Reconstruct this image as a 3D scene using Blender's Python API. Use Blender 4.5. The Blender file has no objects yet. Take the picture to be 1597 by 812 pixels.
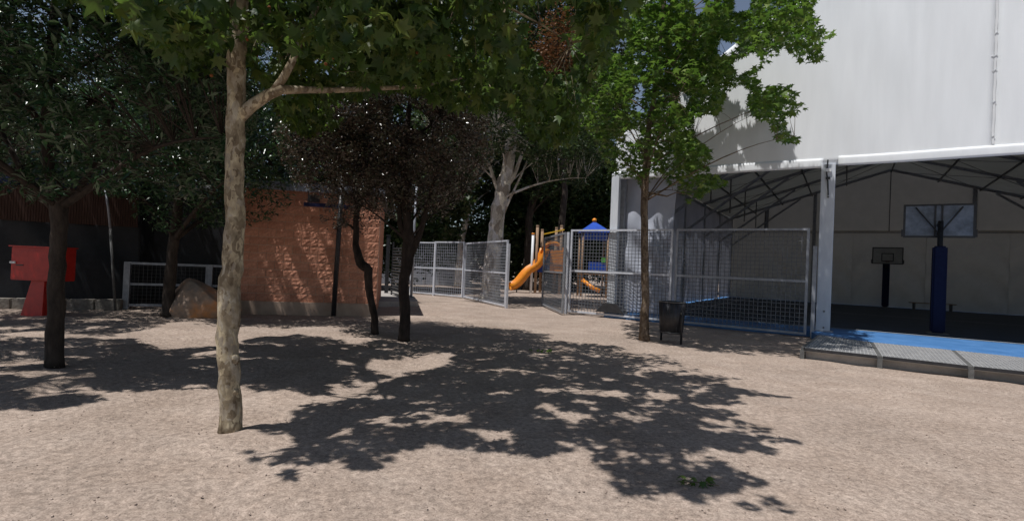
import bpy, bmesh, math, random
import numpy as np
from mathutils import Vector, Matrix

random.seed(7)
rng = np.random.default_rng(7)
S = bpy.context.scene
COL = S.collection
R = math.radians

# ------------------------------------------------------------------ camera
CAMH = 1.8
FOC = 812.0            # focal length in pixels of a 1597 px wide picture
cam_d = bpy.data.cameras.new('camera')
cam_d.sensor_width = 36.0
cam_d.lens = 36.0 * FOC / 1597.0
cam_d.clip_end = 2000
cam = bpy.data.objects.new('camera', cam_d)
COL.objects.link(cam)
CR = Matrix.Rotation(R(90 + 0.62), 3, 'X') @ Matrix.Rotation(R(2.45), 3, 'Z')
cam.matrix_world = Matrix.Translation((0, 0, CAMH)) @ CR.to_4x4()
S.camera = cam
# ------------------------------------------------------------------ light
SUN_EL = 69.0
SUN_AZ = Vector((0.82, 0.572))          # horizontal direction in which the light travels
SUN_AZ.normalize()
ce, se = math.cos(R(SUN_EL)), math.sin(R(SUN_EL))
SD = Vector((SUN_AZ.x * ce, SUN_AZ.y * ce, -se))
w = bpy.data.worlds.new('World')
S.world = w
w.use_nodes = True
nt = w.node_tree
bg = nt.nodes['Background']
sky = nt.nodes.new('ShaderNodeTexSky')
sky.sky_type = 'NISHITA'
sky.sun_disc = False
sky.sun_elevation = R(SUN_EL)
sky.sun_rotation = math.atan2(-SUN_AZ.x, -SUN_AZ.y)
sky.air_density = 1.0
sky.dust_density = 0.3
sky.ozone_density = 1.6
sky.altitude = 600
hs = nt.nodes.new('ShaderNodeHueSaturation')      # camera white balance of the picture: shade reads nearly neutral
hs.inputs['Saturation'].default_value = 0.76
nt.links.new(sky.outputs[0], hs.inputs['Color'])
nt.links.new(hs.outputs[0], bg.inputs[0])
bg.inputs[1].default_value = 0.078
sun_d = bpy.data.lights.new('sun', 'SUN')
sun_d.energy = 4.4
sun_d.angle = R(0.55)
sun_d.color = (1.0, 0.975, 0.945)
sun = bpy.data.objects.new('sun', sun_d)
sun.rotation_euler = SD.to_track_quat('-Z', 'Y').to_euler()
sun.location = (-10, -6, 30)
COL.objects.link(sun)
S.view_settings.view_transform = 'Standard'
S.view_settings.look = 'None'
S.view_settings.exposure = 0.0
S.view_settings.gamma = 1.0
S.cycles.max_bounces = 7
S.cycles.transparent_max_bounces = 6

# ------------------------------------------------------------------ survey helpers
CRn = np.array(CR)
def ray(px, py):
    return CR @ Vector(((px - 798.5) / FOC, -(py - 406.0) / FOC, -1.0))
def gp(px, py, z=0.0):                    # point of the level plane z seen at a measured picture position
    d = ray(px, py)
    t = (z - CAMH) / d.z
    return Vector((d.x * t, d.y * t, z))
def hz(P, px, py):                        # height above P's foot of a measured picture position
    d = ray(px, py)
    t = P.y / d.y
    return CAMH + d.z * t
def proj(p):
    p = np.asarray(p, dtype=float).reshape(-1, 3) - np.array([0, 0, CAMH])
    q = p @ CRn
    dep = -q[:, 2]
    dep = np.where(dep < 0.05, 0.05, dep)
    return np.stack([798.5 + FOC * q[:, 0] / dep, 406 - FOC * q[:, 1] / dep], 1), dep
def inpoly(pts, poly):
    x, y = pts[:, 0], pts[:, 1]
    r = np.zeros(len(x), bool)
    n = len(poly)
    j = n - 1
    for i in range(n):
        xi, yi = poly[i]; xj, yj = poly[j]
        c = ((yi > y) != (yj > y))
        with np.errstate(divide='ignore', invalid='ignore'):
            xx = (xj - xi) * (y - yi) / ((yj - yi) if yj != yi else 1e-9) + xi
        r ^= c & (x < xx)
        j = i
    return r
SDn = np.array(SD)

# ------------------------------------------------------------------ noise
def vnoise(x, y, seed=0):
    xi = np.floor(x).astype(np.int64); yi = np.floor(y).astype(np.int64)
    fx = x - xi; fy = y - yi
    fx = fx * fx * (3 - 2 * fx); fy = fy * fy * (3 - 2 * fy)
    def h(a, b):
        v = (a * 374761393 + b * 668265263 + seed * 1442695041) & 0x7fffffff
        v = ((v ^ (v >> 13)) * 1274126177) & 0x7fffffff
        return ((v ^ (v >> 16)) & 0xffff) / 65535.0
    a = h(xi, yi) * (1 - fx) + h(xi + 1, yi) * fx
    b = h(xi, yi + 1) * (1 - fx) + h(xi + 1, yi + 1) * fx
    return a * (1 - fy) + b * fy

# ------------------------------------------------------------------ materials
def mat(name, c1, c2=None, scale=8.0, rough=0.7, metal=0.0, bump=0.0, bscale=60.0, spec=0.3,
        detail=5.0, stretch=None, c3=None, contrast=(0.35, 0.65), fine=0.0):
    m = bpy.data.materials.new(name)
    m.use_nodes = True
    t = m.node_tree
    b = t.nodes['Principled BSDF']
    b.inputs['Roughness'].default_value = rough
    b.inputs['Metallic'].default_value = metal
    b.inputs['Specular IOR Level'].default_value = spec
    b.inputs['Base Color'].default_value = (*c1, 1)
    tc = t.nodes.new('ShaderNodeTexCoord')
    mp = t.nodes.new('ShaderNodeMapping')
    t.links.new(tc.outputs['Object'], mp.inputs[0])
    if stretch: mp.inputs['Scale'].default_value = stretch
    if c2 is not None:
        n = t.nodes.new('ShaderNodeTexNoise')
        n.inputs['Scale'].default_value = scale
        n.inputs['Detail'].default_value = detail
        n.inputs['Roughness'].default_value = 0.65
        t.links.new(mp.outputs[0], n.inputs['Vector'])
        cr = t.nodes.new('ShaderNodeValToRGB')
        cr.color_ramp.elements[0].position = contrast[0]
        cr.color_ramp.elements[1].position = contrast[1]
        cr.color_ramp.elements[0].color = (*c1, 1)
        cr.color_ramp.elements[1].color = (*c2, 1)
        if c3 is not None:
            e = cr.color_ramp.elements.new((contrast[0] + contrast[1]) / 2)
            e.color = (*c3, 1)
        t.links.new(n.outputs['Fac'], cr.inputs[0])
        out = cr.outputs[0]
        if fine > 0:
            n3 = t.nodes.new('ShaderNodeTexNoise')
            n3.inputs['Scale'].default_value = bscale
            n3.inputs['Detail'].default_value = 4
            t.links.new(mp.outputs[0], n3.inputs['Vector'])
            mr = t.nodes.new('ShaderNodeMapRange')
            mr.inputs[1].default_value = 0.3; mr.inputs[2].default_value = 0.7
            mr.inputs[3].default_value = 1 - fine; mr.inputs[4].default_value = 1 + fine
            t.links.new(n3.outputs['Fac'], mr.inputs[0])
            mx = t.nodes.new('ShaderNodeVectorMath'); mx.operation = 'SCALE'
            t.links.new(out, mx.inputs[0]); t.links.new(mr.outputs[0], mx.inputs['Scale'])
            out = mx.outputs[0]
        t.links.new(out, b.inputs['Base Color'])
    if bump > 0:
        n2 = t.nodes.new('ShaderNodeTexNoise')
        n2.inputs['Scale'].default_value = bscale
        n2.inputs['Detail'].default_value = 6
        t.links.new(mp.outputs[0], n2.inputs['Vector'])
        bp = t.nodes.new('ShaderNodeBump')
        bp.inputs['Strength'].default_value = 1.0
        bp.inputs['Distance'].default_value = bump
        t.links.new(n2.outputs['Fac'], bp.inputs['Height'])
        t.links.new(bp.outputs[0], b.inputs['Normal'])
    return m

def leafmat(name, cols, transl=0.35, rough=0.4, tcol=(0.16, 0.24, 0.03), spec=0.4):
    m = bpy.data.materials.new(name)
    m.use_nodes = True
    t = m.node_tree
    b = t.nodes['Principled BSDF']
    out = t.nodes['Material Output']
    at = t.nodes.new('ShaderNodeAttribute'); at.attribute_name = 'tint'
    cr = t.nodes.new('ShaderNodeValToRGB')
    els = cr.color_ramp.elements
    els[0].color = (*cols[0], 1); els[1].color = (*cols[-1], 1)
    for i, c in enumerate(cols[1:-1]):
        e = els.new((i + 1) / (len(cols) - 1)); e.color = (*c, 1)
    t.links.new(at.outputs['Fac'], cr.inputs[0])
    t.links.new(cr.outputs[0], b.inputs['Base Color'])
    b.inputs['Roughness'].default_value = rough
    b.inputs['Specular IOR Level'].default_value = spec
    tr = t.nodes.new('ShaderNodeBsdfTranslucent')
    mxc = t.nodes.new('ShaderNodeMix'); mxc.data_type = 'RGBA'
    mxc.inputs[0].default_value = 0.6
    t.links.new(cr.outputs[0], mxc.inputs[6]); mxc.inputs[7].default_value = (*tcol, 1)
    t.links.new(mxc.outputs[2], tr.inputs[0])
    ms = t.nodes.new('ShaderNodeMixShader'); ms.inputs[0].default_value = transl
    t.links.new(b.outputs[0], ms.inputs[1]); t.links.new(tr.outputs[0], ms.inputs[2])
    t.links.new(ms.outputs[0], out.inputs[0])
    return m

# sand: warm beige granite sand with fine grain speckle
def sand_material():
    m = mat('sand', (0.315, 0.25, 0.205), (0.40, 0.33, 0.28), scale=1.3, rough=0.95, spec=0.15,
            bump=0.011, bscale=17.0, contrast=(0.3, 0.7), fine=0.26)
    t = m.node_tree
    b = t.nodes['Principled BSDF']
    prev = b.inputs['Base Color'].links[0].from_socket
    tc = [n for n in t.nodes if n.type == 'TEX_COORD'][0]
    vo = t.nodes.new('ShaderNodeTexVoronoi'); vo.inputs['Scale'].default_value = 95
    t.links.new(tc.outputs['Object'], vo.inputs['Vector'])
    cr = t.nodes.new('ShaderNodeValToRGB')
    cr.color_ramp.elements[0].color = (0.55, 0.5, 0.48, 1); cr.color_ramp.elements[0].position = 0.0
    cr.color_ramp.elements[1].color = (1.22, 1.2, 1.18, 1); cr.color_ramp.elements[1].position = 1.0
    sp = t.nodes.new('ShaderNodeSeparateColor')
    t.links.new(vo.outputs['Color'], sp.inputs[0]); t.links.new(sp.outputs[0], cr.inputs[0])
    mx = t.nodes.new('ShaderNodeMix'); mx.data_type = 'RGBA'; mx.blend_type = 'MULTIPLY'
    mx.inputs[0].default_value = 0.65
    t.links.new(prev, mx.inputs[6]); t.links.new(cr.outputs[0], mx.inputs[7])
    n4 = t.nodes.new('ShaderNodeTexNoise'); n4.inputs['Scale'].default_value = .55; n4.inputs['Detail'].default_value = 6; n4.inputs['Roughness'].default_value = .7
    t.links.new(tc.outputs['Object'], n4.inputs['Vector'])
    m4 = t.nodes.new('ShaderNodeMapRange'); m4.inputs[1].default_value = .32; m4.inputs[2].default_value = .68; m4.inputs[3].default_value = .84; m4.inputs[4].default_value = 1.12
    t.links.new(n4.outputs['Fac'], m4.inputs[0])
    v4 = t.nodes.new('ShaderNodeVectorMath'); v4.operation = 'SCALE'
    t.links.new(mx.outputs[2], v4.inputs[0]); t.links.new(m4.outputs[0], v4.inputs['Scale'])
    t.links.new(v4.outputs[0], b.inputs['Base Color'])
    return m

M = {}
M['sand'] = sand_material()
M['galv'] = mat('galvanised_steel', (0.26, 0.275, 0.31), (0.38, 0.40, 0.44), scale=6, rough=0.5, metal=0.25, spec=0.4)
M['galv_dark'] = mat('weathered_steel', (0.22, 0.23, 0.25), (0.32, 0.33, 0.35), scale=9, rough=0.55, metal=0.3)
M['silver'] = mat('sunlit_galvanised_steel', (0.48, 0.50, 0.55), (0.62, 0.64, 0.69), scale=6, rough=0.5, metal=0.1, spec=0.4)  # galvanised steel lightened in colour to stand for sun on gates and panels
M['wire'] = mat('galvanised_wire', (0.11, 0.12, 0.135), (0.18, 0.19, 0.21), scale=5, rough=0.55, metal=0.2)
M['black_metal'] = mat('black_paint', (0.012, 0.013, 0.016), (0.03, 0.03, 0.034), scale=9, rough=0.45, spec=0.5)
M['white_fabric'] = mat('white_tent_fabric', (0.79, 0.815, 0.84), (0.86, 0.88, 0.90), scale=1.1, rough=0.6, bump=0.004, bscale=2.5, spec=0.3, contrast=(0.2, 0.8), fine=0.03, stretch=(1.6, 1.6, .22))
M['hem'] = mat('white_hem', (0.70, 0.71, 0.72), (0.78, 0.79, 0.80), scale=2, rough=0.5)
M['seam'] = mat('grey_seam', (0.58, 0.60, 0.61), (0.68, 0.69, 0.70), scale=20, rough=0.7)
M['inner_fabric'] = mat('grey_inner_fabric', (0.33, 0.325, 0.30), (0.42, 0.415, 0.385), scale=0.8, rough=0.7, bump=0.01, bscale=1.5)
M['curtain'] = mat('grey_curtain', (0.34, 0.36, 0.40), (0.46, 0.48, 0.53), scale=0.9, rough=0.5, bump=0.012, bscale=1.8)
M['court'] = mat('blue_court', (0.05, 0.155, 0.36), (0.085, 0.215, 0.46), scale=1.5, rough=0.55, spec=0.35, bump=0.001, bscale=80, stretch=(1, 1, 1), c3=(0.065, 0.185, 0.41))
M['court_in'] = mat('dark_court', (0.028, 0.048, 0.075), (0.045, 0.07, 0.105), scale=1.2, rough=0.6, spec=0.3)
M['line'] = mat('white_line', (0.6, 0.62, 0.65), (0.7, 0.7, 0.7), scale=5, rough=0.7)
M['truss'] = mat('truss_paint', (0.10, 0.10, 0.10), (0.16, 0.16, 0.155), scale=6, rough=0.5, metal=0.2)
M['column'] = mat('grey_column', (0.55, 0.58, 0.63), (0.66, 0.69, 0.73), scale=4, rough=0.5, stretch=(1, 1, .3))
M['pad'] = mat('blue_pad', (0.004, 0.008, 0.035), (0.007, 0.012, 0.045), scale=6, rough=0.7, spec=0.2)
M['board'] = mat('backboard', (0.13, 0.15, 0.18), (0.26, 0.29, 0.34), scale=3.2, rough=0.35)
M['red'] = mat('red_paint', (0.40, 0.012, 0.008), (0.50, 0.02, 0.012), scale=5, rough=0.42, spec=0.5, bump=0.0008, bscale=40)
M['orange'] = mat('orange_plastic', (0.72, 0.23, 0.012), (0.82, 0.30, 0.02), scale=4, rough=0.38, spec=0.5)
M['yellow'] = mat('yellow_paint', (0.75, 0.45, 0.03), (0.8, 0.5, 0.05), scale=4, rough=0.4)
M['blue'] = mat('blue_plastic', (0.015, 0.06, 0.38), (0.02, 0.09, 0.48), scale=4, rough=0.4, spec=0.5)
M['green'] = mat('green_plastic', (0.08, 0.35, 0.05), (0.12, 0.42, 0.08), scale=4, rough=0.4)
M['wood'] = mat('weathered_wood', (0.24, 0.15, 0.09), (0.36, 0.25, 0.17), scale=5, rough=0.8, stretch=(6, 6, .6), bump=0.002, bscale=30)
M['block'] = mat('split_face_block', (0.50, 0.225, 0.145), (0.66, 0.33, 0.225), scale=5, rough=0.9, bump=0.008, bscale=20, spec=0.15, fine=0.12)
M['block2'] = mat('split_face_block_dark', (0.44, 0.195, 0.125), (0.57, 0.28, 0.19), scale=5, rough=0.9, bump=0.008, bscale=20, spec=0.15, fine=0.12)
M['mortar'] = mat('mortar', (0.50, 0.38, 0.30), (0.60, 0.47, 0.38), scale=9, rough=0.95, bump=0.004, bscale=60)
M['render_base'] = mat('beige_render', (0.38, 0.27, 0.21), (0.48, 0.36, 0.28), scale=3, rough=0.9, bump=0.004, bscale=60)
M['concrete'] = mat('concrete', (0.30, 0.28, 0.26), (0.42, 0.39, 0.36), scale=3, rough=0.9, bump=0.004, bscale=50, fine=0.08)
M['kerb'] = mat('kerb_stone', (0.16, 0.14, 0.12), (0.27, 0.25, 0.22), scale=4, rough=0.9, bump=0.012, bscale=18, fine=0.12)
M['tarp'] = mat('black_screen_net', (0.006, 0.007, 0.009), (0.012, 0.013, 0.017), scale=5, rough=0.6, bump=0.004, bscale=30)
M['reed'] = mat('brown_reed', (0.028, 0.012, 0.008), (0.05, 0.022, 0.014), scale=9, rough=0.8, stretch=(9, 9, .5))
M['bluetarp'] = mat('blue_tarp', (0.008, 0.012, 0.05), (0.015, 0.02, 0.08), scale=4, rough=0.5)
M['greywall'] = mat('blue_grey_wall', (0.24, 0.27, 0.33), (0.32, 0.35, 0.41), scale=2, rough=0.85)
M['grating'] = mat('deck_grating', (0.36, 0.36, 0.365), (0.48, 0.475, 0.47), scale=4, rough=0.6, metal=0.2, fine=0.1)
M['deck_base'] = mat('deck_base', (0.36, 0.355, 0.35), (0.48, 0.47, 0.46), scale=3, rough=0.8)
M['rock'] = mat('boulder_stone', (0.22, 0.18, 0.15), (0.60, 0.27, 0.11), scale=1.3, rough=0.9, bump=0.03, bscale=7, fine=0.15, c3=(0.36, 0.25, 0.18))
M['rust'] = mat('dark_rim', (0.10, 0.05, 0.04), (0.16, 0.08, 0.05), scale=6, rough=0.6)
M['roof_dark'] = mat('dark_soffit', (0.05, 0.05, 0.055), (0.09, 0.09, 0.095), scale=3, rough=0.7)
M['seed'] = mat('seed_ball', (0.18, 0.06, 0.02), (0.28, 0.11, 0.04), scale=60, rough=0.9, bump=0.004, bscale=200)
M['pebble'] = mat('pebble', (0.24, 0.17, 0.14), (0.55, 0.45, 0.38), scale=3.0, rough=0.9, contrast=(0.3, 0.7))
def add_transl(m, f, tint):
    t = m.node_tree; b = t.nodes['Principled BSDF']; o = t.nodes['Material Output']
    tr = t.nodes.new('ShaderNodeBsdfTranslucent'); tr.inputs[0].default_value = (*tint, 1)
    ms = t.nodes.new('ShaderNodeMixShader'); ms.inputs[0].default_value = f
    t.links.new(b.outputs[0], ms.inputs[1]); t.links.new(tr.outputs[0], ms.inputs[2]); t.links.new(ms.outputs[0], o.inputs[0])
M['roof_fabric'] = mat('white_roof_fabric', (0.66, 0.67, 0.68), (0.74, 0.75, 0.75), scale=0.9, rough=0.6)
add_transl(M['roof_fabric'], .22, (.7, .7, .68))
add_transl(M['inner_fabric'], .16, (.62, .62, .58))
add_transl(M['curtain'], .22, (.5, .55, .68))
# bark of plane trees: mottled plates
def plane_bark(name, cols, sc=6.0):
    m = mat(name, cols[0], cols[1], scale=sc, rough=0.85, bump=0.006, bscale=24, spec=0.2, c3=cols[2], contrast=(0.30, 0.70), fine=0.15, stretch=(1, 1, .55))
    t = m.node_tree; b = t.nodes['Principled BSDF']
    prev = b.inputs['Base Color'].links[0].from_socket
    mp = [n for n in t.nodes if n.type == 'MAPPING'][0]
    nz = t.nodes.new('ShaderNodeTexNoise'); nz.inputs['Scale'].default_value = sc * 1.3; t.links.new(mp.outputs[0], nz.inputs['Vector'])
    ad = t.nodes.new('ShaderNodeMix'); ad.data_type = 'RGBA'; ad.blend_type = 'LINEAR_LIGHT'; ad.inputs[0].default_value = .16
    t.links.new(mp.outputs[0], ad.inputs[6]); t.links.new(nz.outputs['Color'], ad.inputs[7])
    vo = t.nodes.new('ShaderNodeTexVoronoi'); vo.inputs['Scale'].default_value = sc * 1.5; t.links.new(ad.outputs[2], vo.inputs['Vector'])
    sp = t.nodes.new('ShaderNodeSeparateColor'); t.links.new(vo.outputs['Color'], sp.inputs[0])
    cr = t.nodes.new('ShaderNodeValToRGB'); cr.color_ramp.interpolation = 'CONSTANT'
    e = cr.color_ramp.elements; e[0].position = 0; e[0].color = (.50, .44, .36, 1); e[1].position = .22; e[1].color = (.80, .76, .66, 1)
    x = e.new(.5); x.color = (1.0, 1.0, 1.0, 1); x = e.new(.78); x.color = (1.28, 1.24, 1.08, 1)
    t.links.new(sp.outputs[0], cr.inputs[0])
    mx = t.nodes.new('ShaderNodeMix'); mx.data_type = 'RGBA'; mx.blend_type = 'MULTIPLY'; mx.inputs[0].default_value = .85
    t.links.new(prev, mx.inputs[6]); t.links.new(cr.outputs[0], mx.inputs[7]); t.links.new(mx.outputs[2], b.inputs['Base Color'])
    return m
def plane_bark_old(name, cols, sc=6.0):
    m = mat(name, cols[0], cols[1], scale=sc, rough=0.85, bump=0.006, bscale=24, spec=0.2, c3=cols[2], contrast=(0.36, 0.64), fine=0.15, stretch=(1, 1, .55))
    return m
M['bark_plane'] = plane_bark('plane_bark', ((0.17, 0.135, 0.10), (0.48, 0.43, 0.34), (0.33, 0.28, 0.21)), 9.0)
M['bark_young'] = plane_bark('young_plane_bark', ((0.10, 0.075, 0.055), (0.26, 0.21, 0.16), (0.17, 0.13, 0.10)), 9.0)
M['bark_white'] = plane_bark('white_bark', ((0.42, 0.38, 0.35), (0.78, 0.73, 0.69), (0.68, 0.63, 0.59)), 3.0)
M['bark_dark'] = mat('dark_bark', (0.014, 0.010, 0.008), (0.05, 0.036, 0.03), scale=7, rough=0.9, bump=0.02, bscale=26, stretch=(1, 1, .35))
M['bark_brown'] = mat('brown_bark', (0.025, 0.019, 0.015), (0.065, 0.05, 0.04), scale=8, rough=0.9, bump=0.016, bscale=28, stretch=(1, 1, .35))
L_NEAR = leafmat('plane_leaf_olive', [(0.022, 0.055, 0.018), (0.045, 0.09, 0.022), (0.08, 0.13, 0.03), (0.15, 0.17, 0.04)], 0.40, 0.45, (0.15, 0.25, 0.03))
L_SUN = leafmat('plane_leaf_green', [(0.035, 0.085, 0.02), (0.065, 0.125, 0.025), (0.125, 0.19, 0.035), (0.25, 0.31, 0.09)], 0.38, 0.4, (0.16, 0.32, 0.03))
L_GLOSS = leafmat('glossy_dark_leaf', [(0.010, 0.030, 0.012), (0.022, 0.058, 0.022), (0.04, 0.09, 0.035), (0.10, 0.17, 0.085)], 0.14, 0.30, (0.06, 0.17, 0.02), 0.75)
L_PURPLE = leafmat('purple_plum_leaf', [(0.03, 0.022, 0.02), (0.075, 0.042, 0.03), (0.055, 0.07, 0.038), (0.17, 0.12, 0.085)], 0.12, 0.28, (0.10, 0.06, 0.03), 0.9)
L_BACK = leafmat('background_leaf', [(0.015, 0.03, 0.014), (0.028, 0.05, 0.02), (0.045, 0.075, 0.028), (0.06, 0.075, 0.03)], 0.2, 0.5, (0.08, 0.14, 0.02), 0.3)
L_RUST = leafmat('rusty_leaf', [(0.035, 0.03, 0.018), (0.11, 0.05, 0.025), (0.20, 0.09, 0.04), (0.06, 0.06, 0.03)], 0.2, 0.55, (0.25, 0.1, 0.03), 0.3)
L_BRIGHT = leafmat('bright_shrub_leaf', [(0.06, 0.14, 0.02), (0.11, 0.22, 0.03), (0.16, 0.30, 0.04)], 0.4, 0.45, (0.25, 0.45, 0.03), 0.3)

# ------------------------------------------------------------------ object helpers
def obj(name, me, m=None, parent=None, label=None, cat=None, group=None, kind=None, loc=None):
    if m is not None and len(me.materials) == 0: me.materials.append(m)
    o = bpy.data.objects.new(name, me)
    COL.objects.link(o)
    if parent is not None: o.parent = parent
    if loc is not None: o.location = loc
    tag(o, label, cat, group, kind)
    return o
def tag(o, label=None, cat=None, group=None, kind=None):
    if label: o['label'] = label
    if cat: o['category'] = cat
    if group: o['group'] = group
    if kind: o['kind'] = kind
    return o
def thing(name, label, cat, loc=(0, 0, 0), rz=0.0, group=None):
    o = bpy.data.objects.new(name, None)
    o.empty_display_size = 0.2
    o.location = loc; o.rotation_euler = (0, 0, rz)
    COL.objects.link(o)
    return tag(o, label, cat, group)
def copy_tree(o, parent=None):
    c = o.copy(); COL.objects.link(c)
    if parent is not None: c.parent = parent
    for ch in list(o.children): copy_tree(ch, c)
    return c

class MB:
    def __init__(s): s.v = []; s.f = []; s.sm = False
    def add(s, vs, fs):
        n = len(s.v); s.v += [tuple(v) for v in vs]; s.f += [tuple(i + n for i in f) for f in fs]; return s
    def box(s, c, sz, rot=None, bev=0.0):
        hx, hy, hz_ = sz[0] / 2, sz[1] / 2, sz[2] / 2
        vs = [Vector((x * hx, y * hy, z * hz_)) for x in (-1, 1) for y in (-1, 1) for z in (-1, 1)]
        if rot is not None: vs = [rot @ v for v in vs]
        vs = [v + Vector(c) for v in vs]
        return s.add(vs, [(0, 1, 3, 2), (4, 6, 7, 5), (0, 4, 5, 1), (2, 3, 7, 6), (0, 2, 6, 4), (1, 5, 7, 3)])
    def beam(s, a, b, w_, h_, up=Vector((0, 0, 1))):
        a = Vector(a); b = Vector(b)
        d = b - a; L = d.length
        if L < 1e-6: return s
        z = d.normalized()
        if abs(z.dot(up)) > 0.98: up = Vector((0.6, 0.8, 0)) if up.z else Vector((0, 0, 1))
        x = up.cross(z).normalized(); y = z.cross(x)
        rot = Matrix((x, y, z)).transposed()
        return s.box((a + b) / 2, (w_, h_, L), rot)
    def tube(s, pts, rad, n=8, cap=True, lump=0.0):
        pts = [Vector(p) for p in pts]
        if not hasattr(rad, '__len__'): rad = [rad] * len(pts)
        base = len(s.v)
        t = (pts[1] - pts[0]).normalized()
        ref = Vector((1, 0, 0)) if abs(t.x) < 0.9 else Vector((0, 1, 0))
        x = (ref - t * ref.dot(t)).normalized()
        for i, p in enumerate(pts):
            if i == 0: t = (pts[1] - pts[0]).normalized()
            elif i == len(pts) - 1: t = (pts[-1] - pts[-2]).normalized()
            else: t = (pts[i + 1] - pts[i - 1]).normalized()
            x = (x - t * x.dot(t)).normalized(); y = t.cross(x)
            for k in range(n):
                a = 2 * math.pi * k / n
                r = rad[i] * (1 + (random.uniform(-lump, lump) if lump else 0))
                s.v.append(tuple(p + x * (r * math.cos(a)) + y * (r * math.sin(a))))
        for i in range(len(pts) - 1):
            for k in range(n):
                a = base + i * n + k; b = base + i * n + (k + 1) % n
                s.f.append((a, b, b + n, a + n))
        if cap:
            s.f.append(tuple(base + k for k in range(n))[::-1])
            s.f.append(tuple(base + (len(pts) - 1) * n + k for k in range(n)))
        return s
    def prism(s, poly, axis_o, ax, ay, az, depth):     # polygon in (ax, ay) extruded along az
        n = len(poly); o = Vector(axis_o)
        vs = [o + ax * p[0] + ay * p[1] for p in poly] + [o + ax * p[0] + ay * p[1] + az * depth for p in poly]
        fs = [tuple(range(n))[::-1], tuple(range(n, 2 * n))] + [(i, (i + 1) % n, n + (i + 1) % n, n + i) for i in range(n)]
        return s.add(vs, fs)
    def mesh(s, name):
        me = bpy.data.meshes.new(name)
        me.from_pydata([tuple(v) for v in s.v], [], s.f)
        me.validate(); me.update()
        return me
    def build(s, name, m, parent=None, smooth=False, bevel=0.0, origin=None, **k):
        if origin is not None:
            o3 = Vector(origin); s.v = [tuple(Vector(v) - o3) for v in s.v]
        me = s.mesh(name)
        if bevel > 0:
            bm = bmesh.new(); bm.from_mesh(me)
            bmesh.ops.recalc_face_normals(bm, faces=bm.faces)
            es = [e for e in bm.edges if len(e.link_faces) == 2 and e.calc_face_angle(0) > 0.5]
            bmesh.ops.bevel(bm, geom=es, offset=bevel, segments=2, affect='EDGES', clamp_overlap=True)
            bm.to_mesh(me); bm.free()
        else:
            bm = bmesh.new(); bm.from_mesh(me)
            bmesh.ops.recalc_face_normals(bm, faces=bm.faces)
            bm.to_mesh(me); bm.free()
        if smooth: me.shade_smooth()
        return obj(name, me, m, parent, loc=origin, **k)

def sheet(name, fn, nu, nv, m, parent=None, thick=0.0, smooth=True, **k):
    vs = []; fs = []
    for j in range(nv + 1):
        for i in range(nu + 1):
            vs.append(tuple(fn(i / nu, j / nv)))
    for j in range(nv):
        for i in range(nu):
            a = j * (nu + 1) + i
            fs.append((a, a + 1, a + nu + 2, a + nu + 1))
    me = bpy.data.meshes.new(name); me.from_pydata(vs, [], fs); me.update()
    if thick:
        bm = bmesh.new(); bm.from_mesh(me)
        bmesh.ops.recalc_face_normals(bm, faces=bm.faces)
        bmesh.ops.solidify(bm, geom=bm.faces[:], thickness=thick)
        bm.to_mesh(me); bm.free()
    if smooth: me.shade_smooth()
    return obj(name, me, m, parent, **k)

# ------------------------------------------------------------------ ground
def build_ground():
    def axis(lo, hi, c, fine, n):
        # spacing grows away from c
        t = np.linspace(-1, 1, n)
        u = np.sinh(t * 4.2) / np.sinh(4.2)
        a = np.where(u < 0, c + u * (c - lo), c + u * (hi - c))
        return a
    xs = axis(-400, 400, 0, 0, 421)
    ys = axis(-60, 600, 4.0, 0, 421)
    X, Y = np.meshgrid(xs, ys)
    Z = (vnoise(X * 1.1, Y * 1.1, 1) - .5) * 0.035 + (vnoise(X * 3.1 + 5, Y * 3.1, 2) - .5) * 0.03 + (vnoise(X * 8 + 5, Y * 8, 3) - .5) * 0.016
    # scuffed footprints, strongest to the left of the view
    left = np.clip((1.5 - X) / 4, 0.15, 1)
    fp = vnoise(X * 4.6 + 9, Y * 5.4, 5)
    Z -= np.clip(fp - .58, 0, 1) * 0.20 * left
    Z += (vnoise(X * 14 + 3, Y * 15, 8) - .5) * 0.022 * left
    far = np.clip((np.hypot(X, Y) - 14) / 10, 0, 1)
    Z = Z * (1 - far) - 0.01
    n = len(xs); m_ = len(ys)
    me = bpy.data.meshes.new('ground')
    me.vertices.add(n * m_)
    me.vertices.foreach_set('co', np.stack([X.ravel(), Y.ravel(), Z.ravel()], 1).astype(np.float32).ravel())
    i, j = np.meshgrid(np.arange(n - 1), np.arange(m_ - 1))
    a = (j * n + i).ravel()
    q = np.stack([a, a + 1, a + n + 1, a + n], 1).astype(np.int32)
    me.loops.add(q.size); me.loops.foreach_set('vertex_index', q.ravel())
    me.polygons.add(len(q)); me.polygons.foreach_set('loop_start', np.arange(0, q.size, 4, dtype=np.int32))
    me.update(calc_edges=True); me.shade_smooth()
    obj('ground', me, M['sand'], kind='structure')
build_ground()

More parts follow.
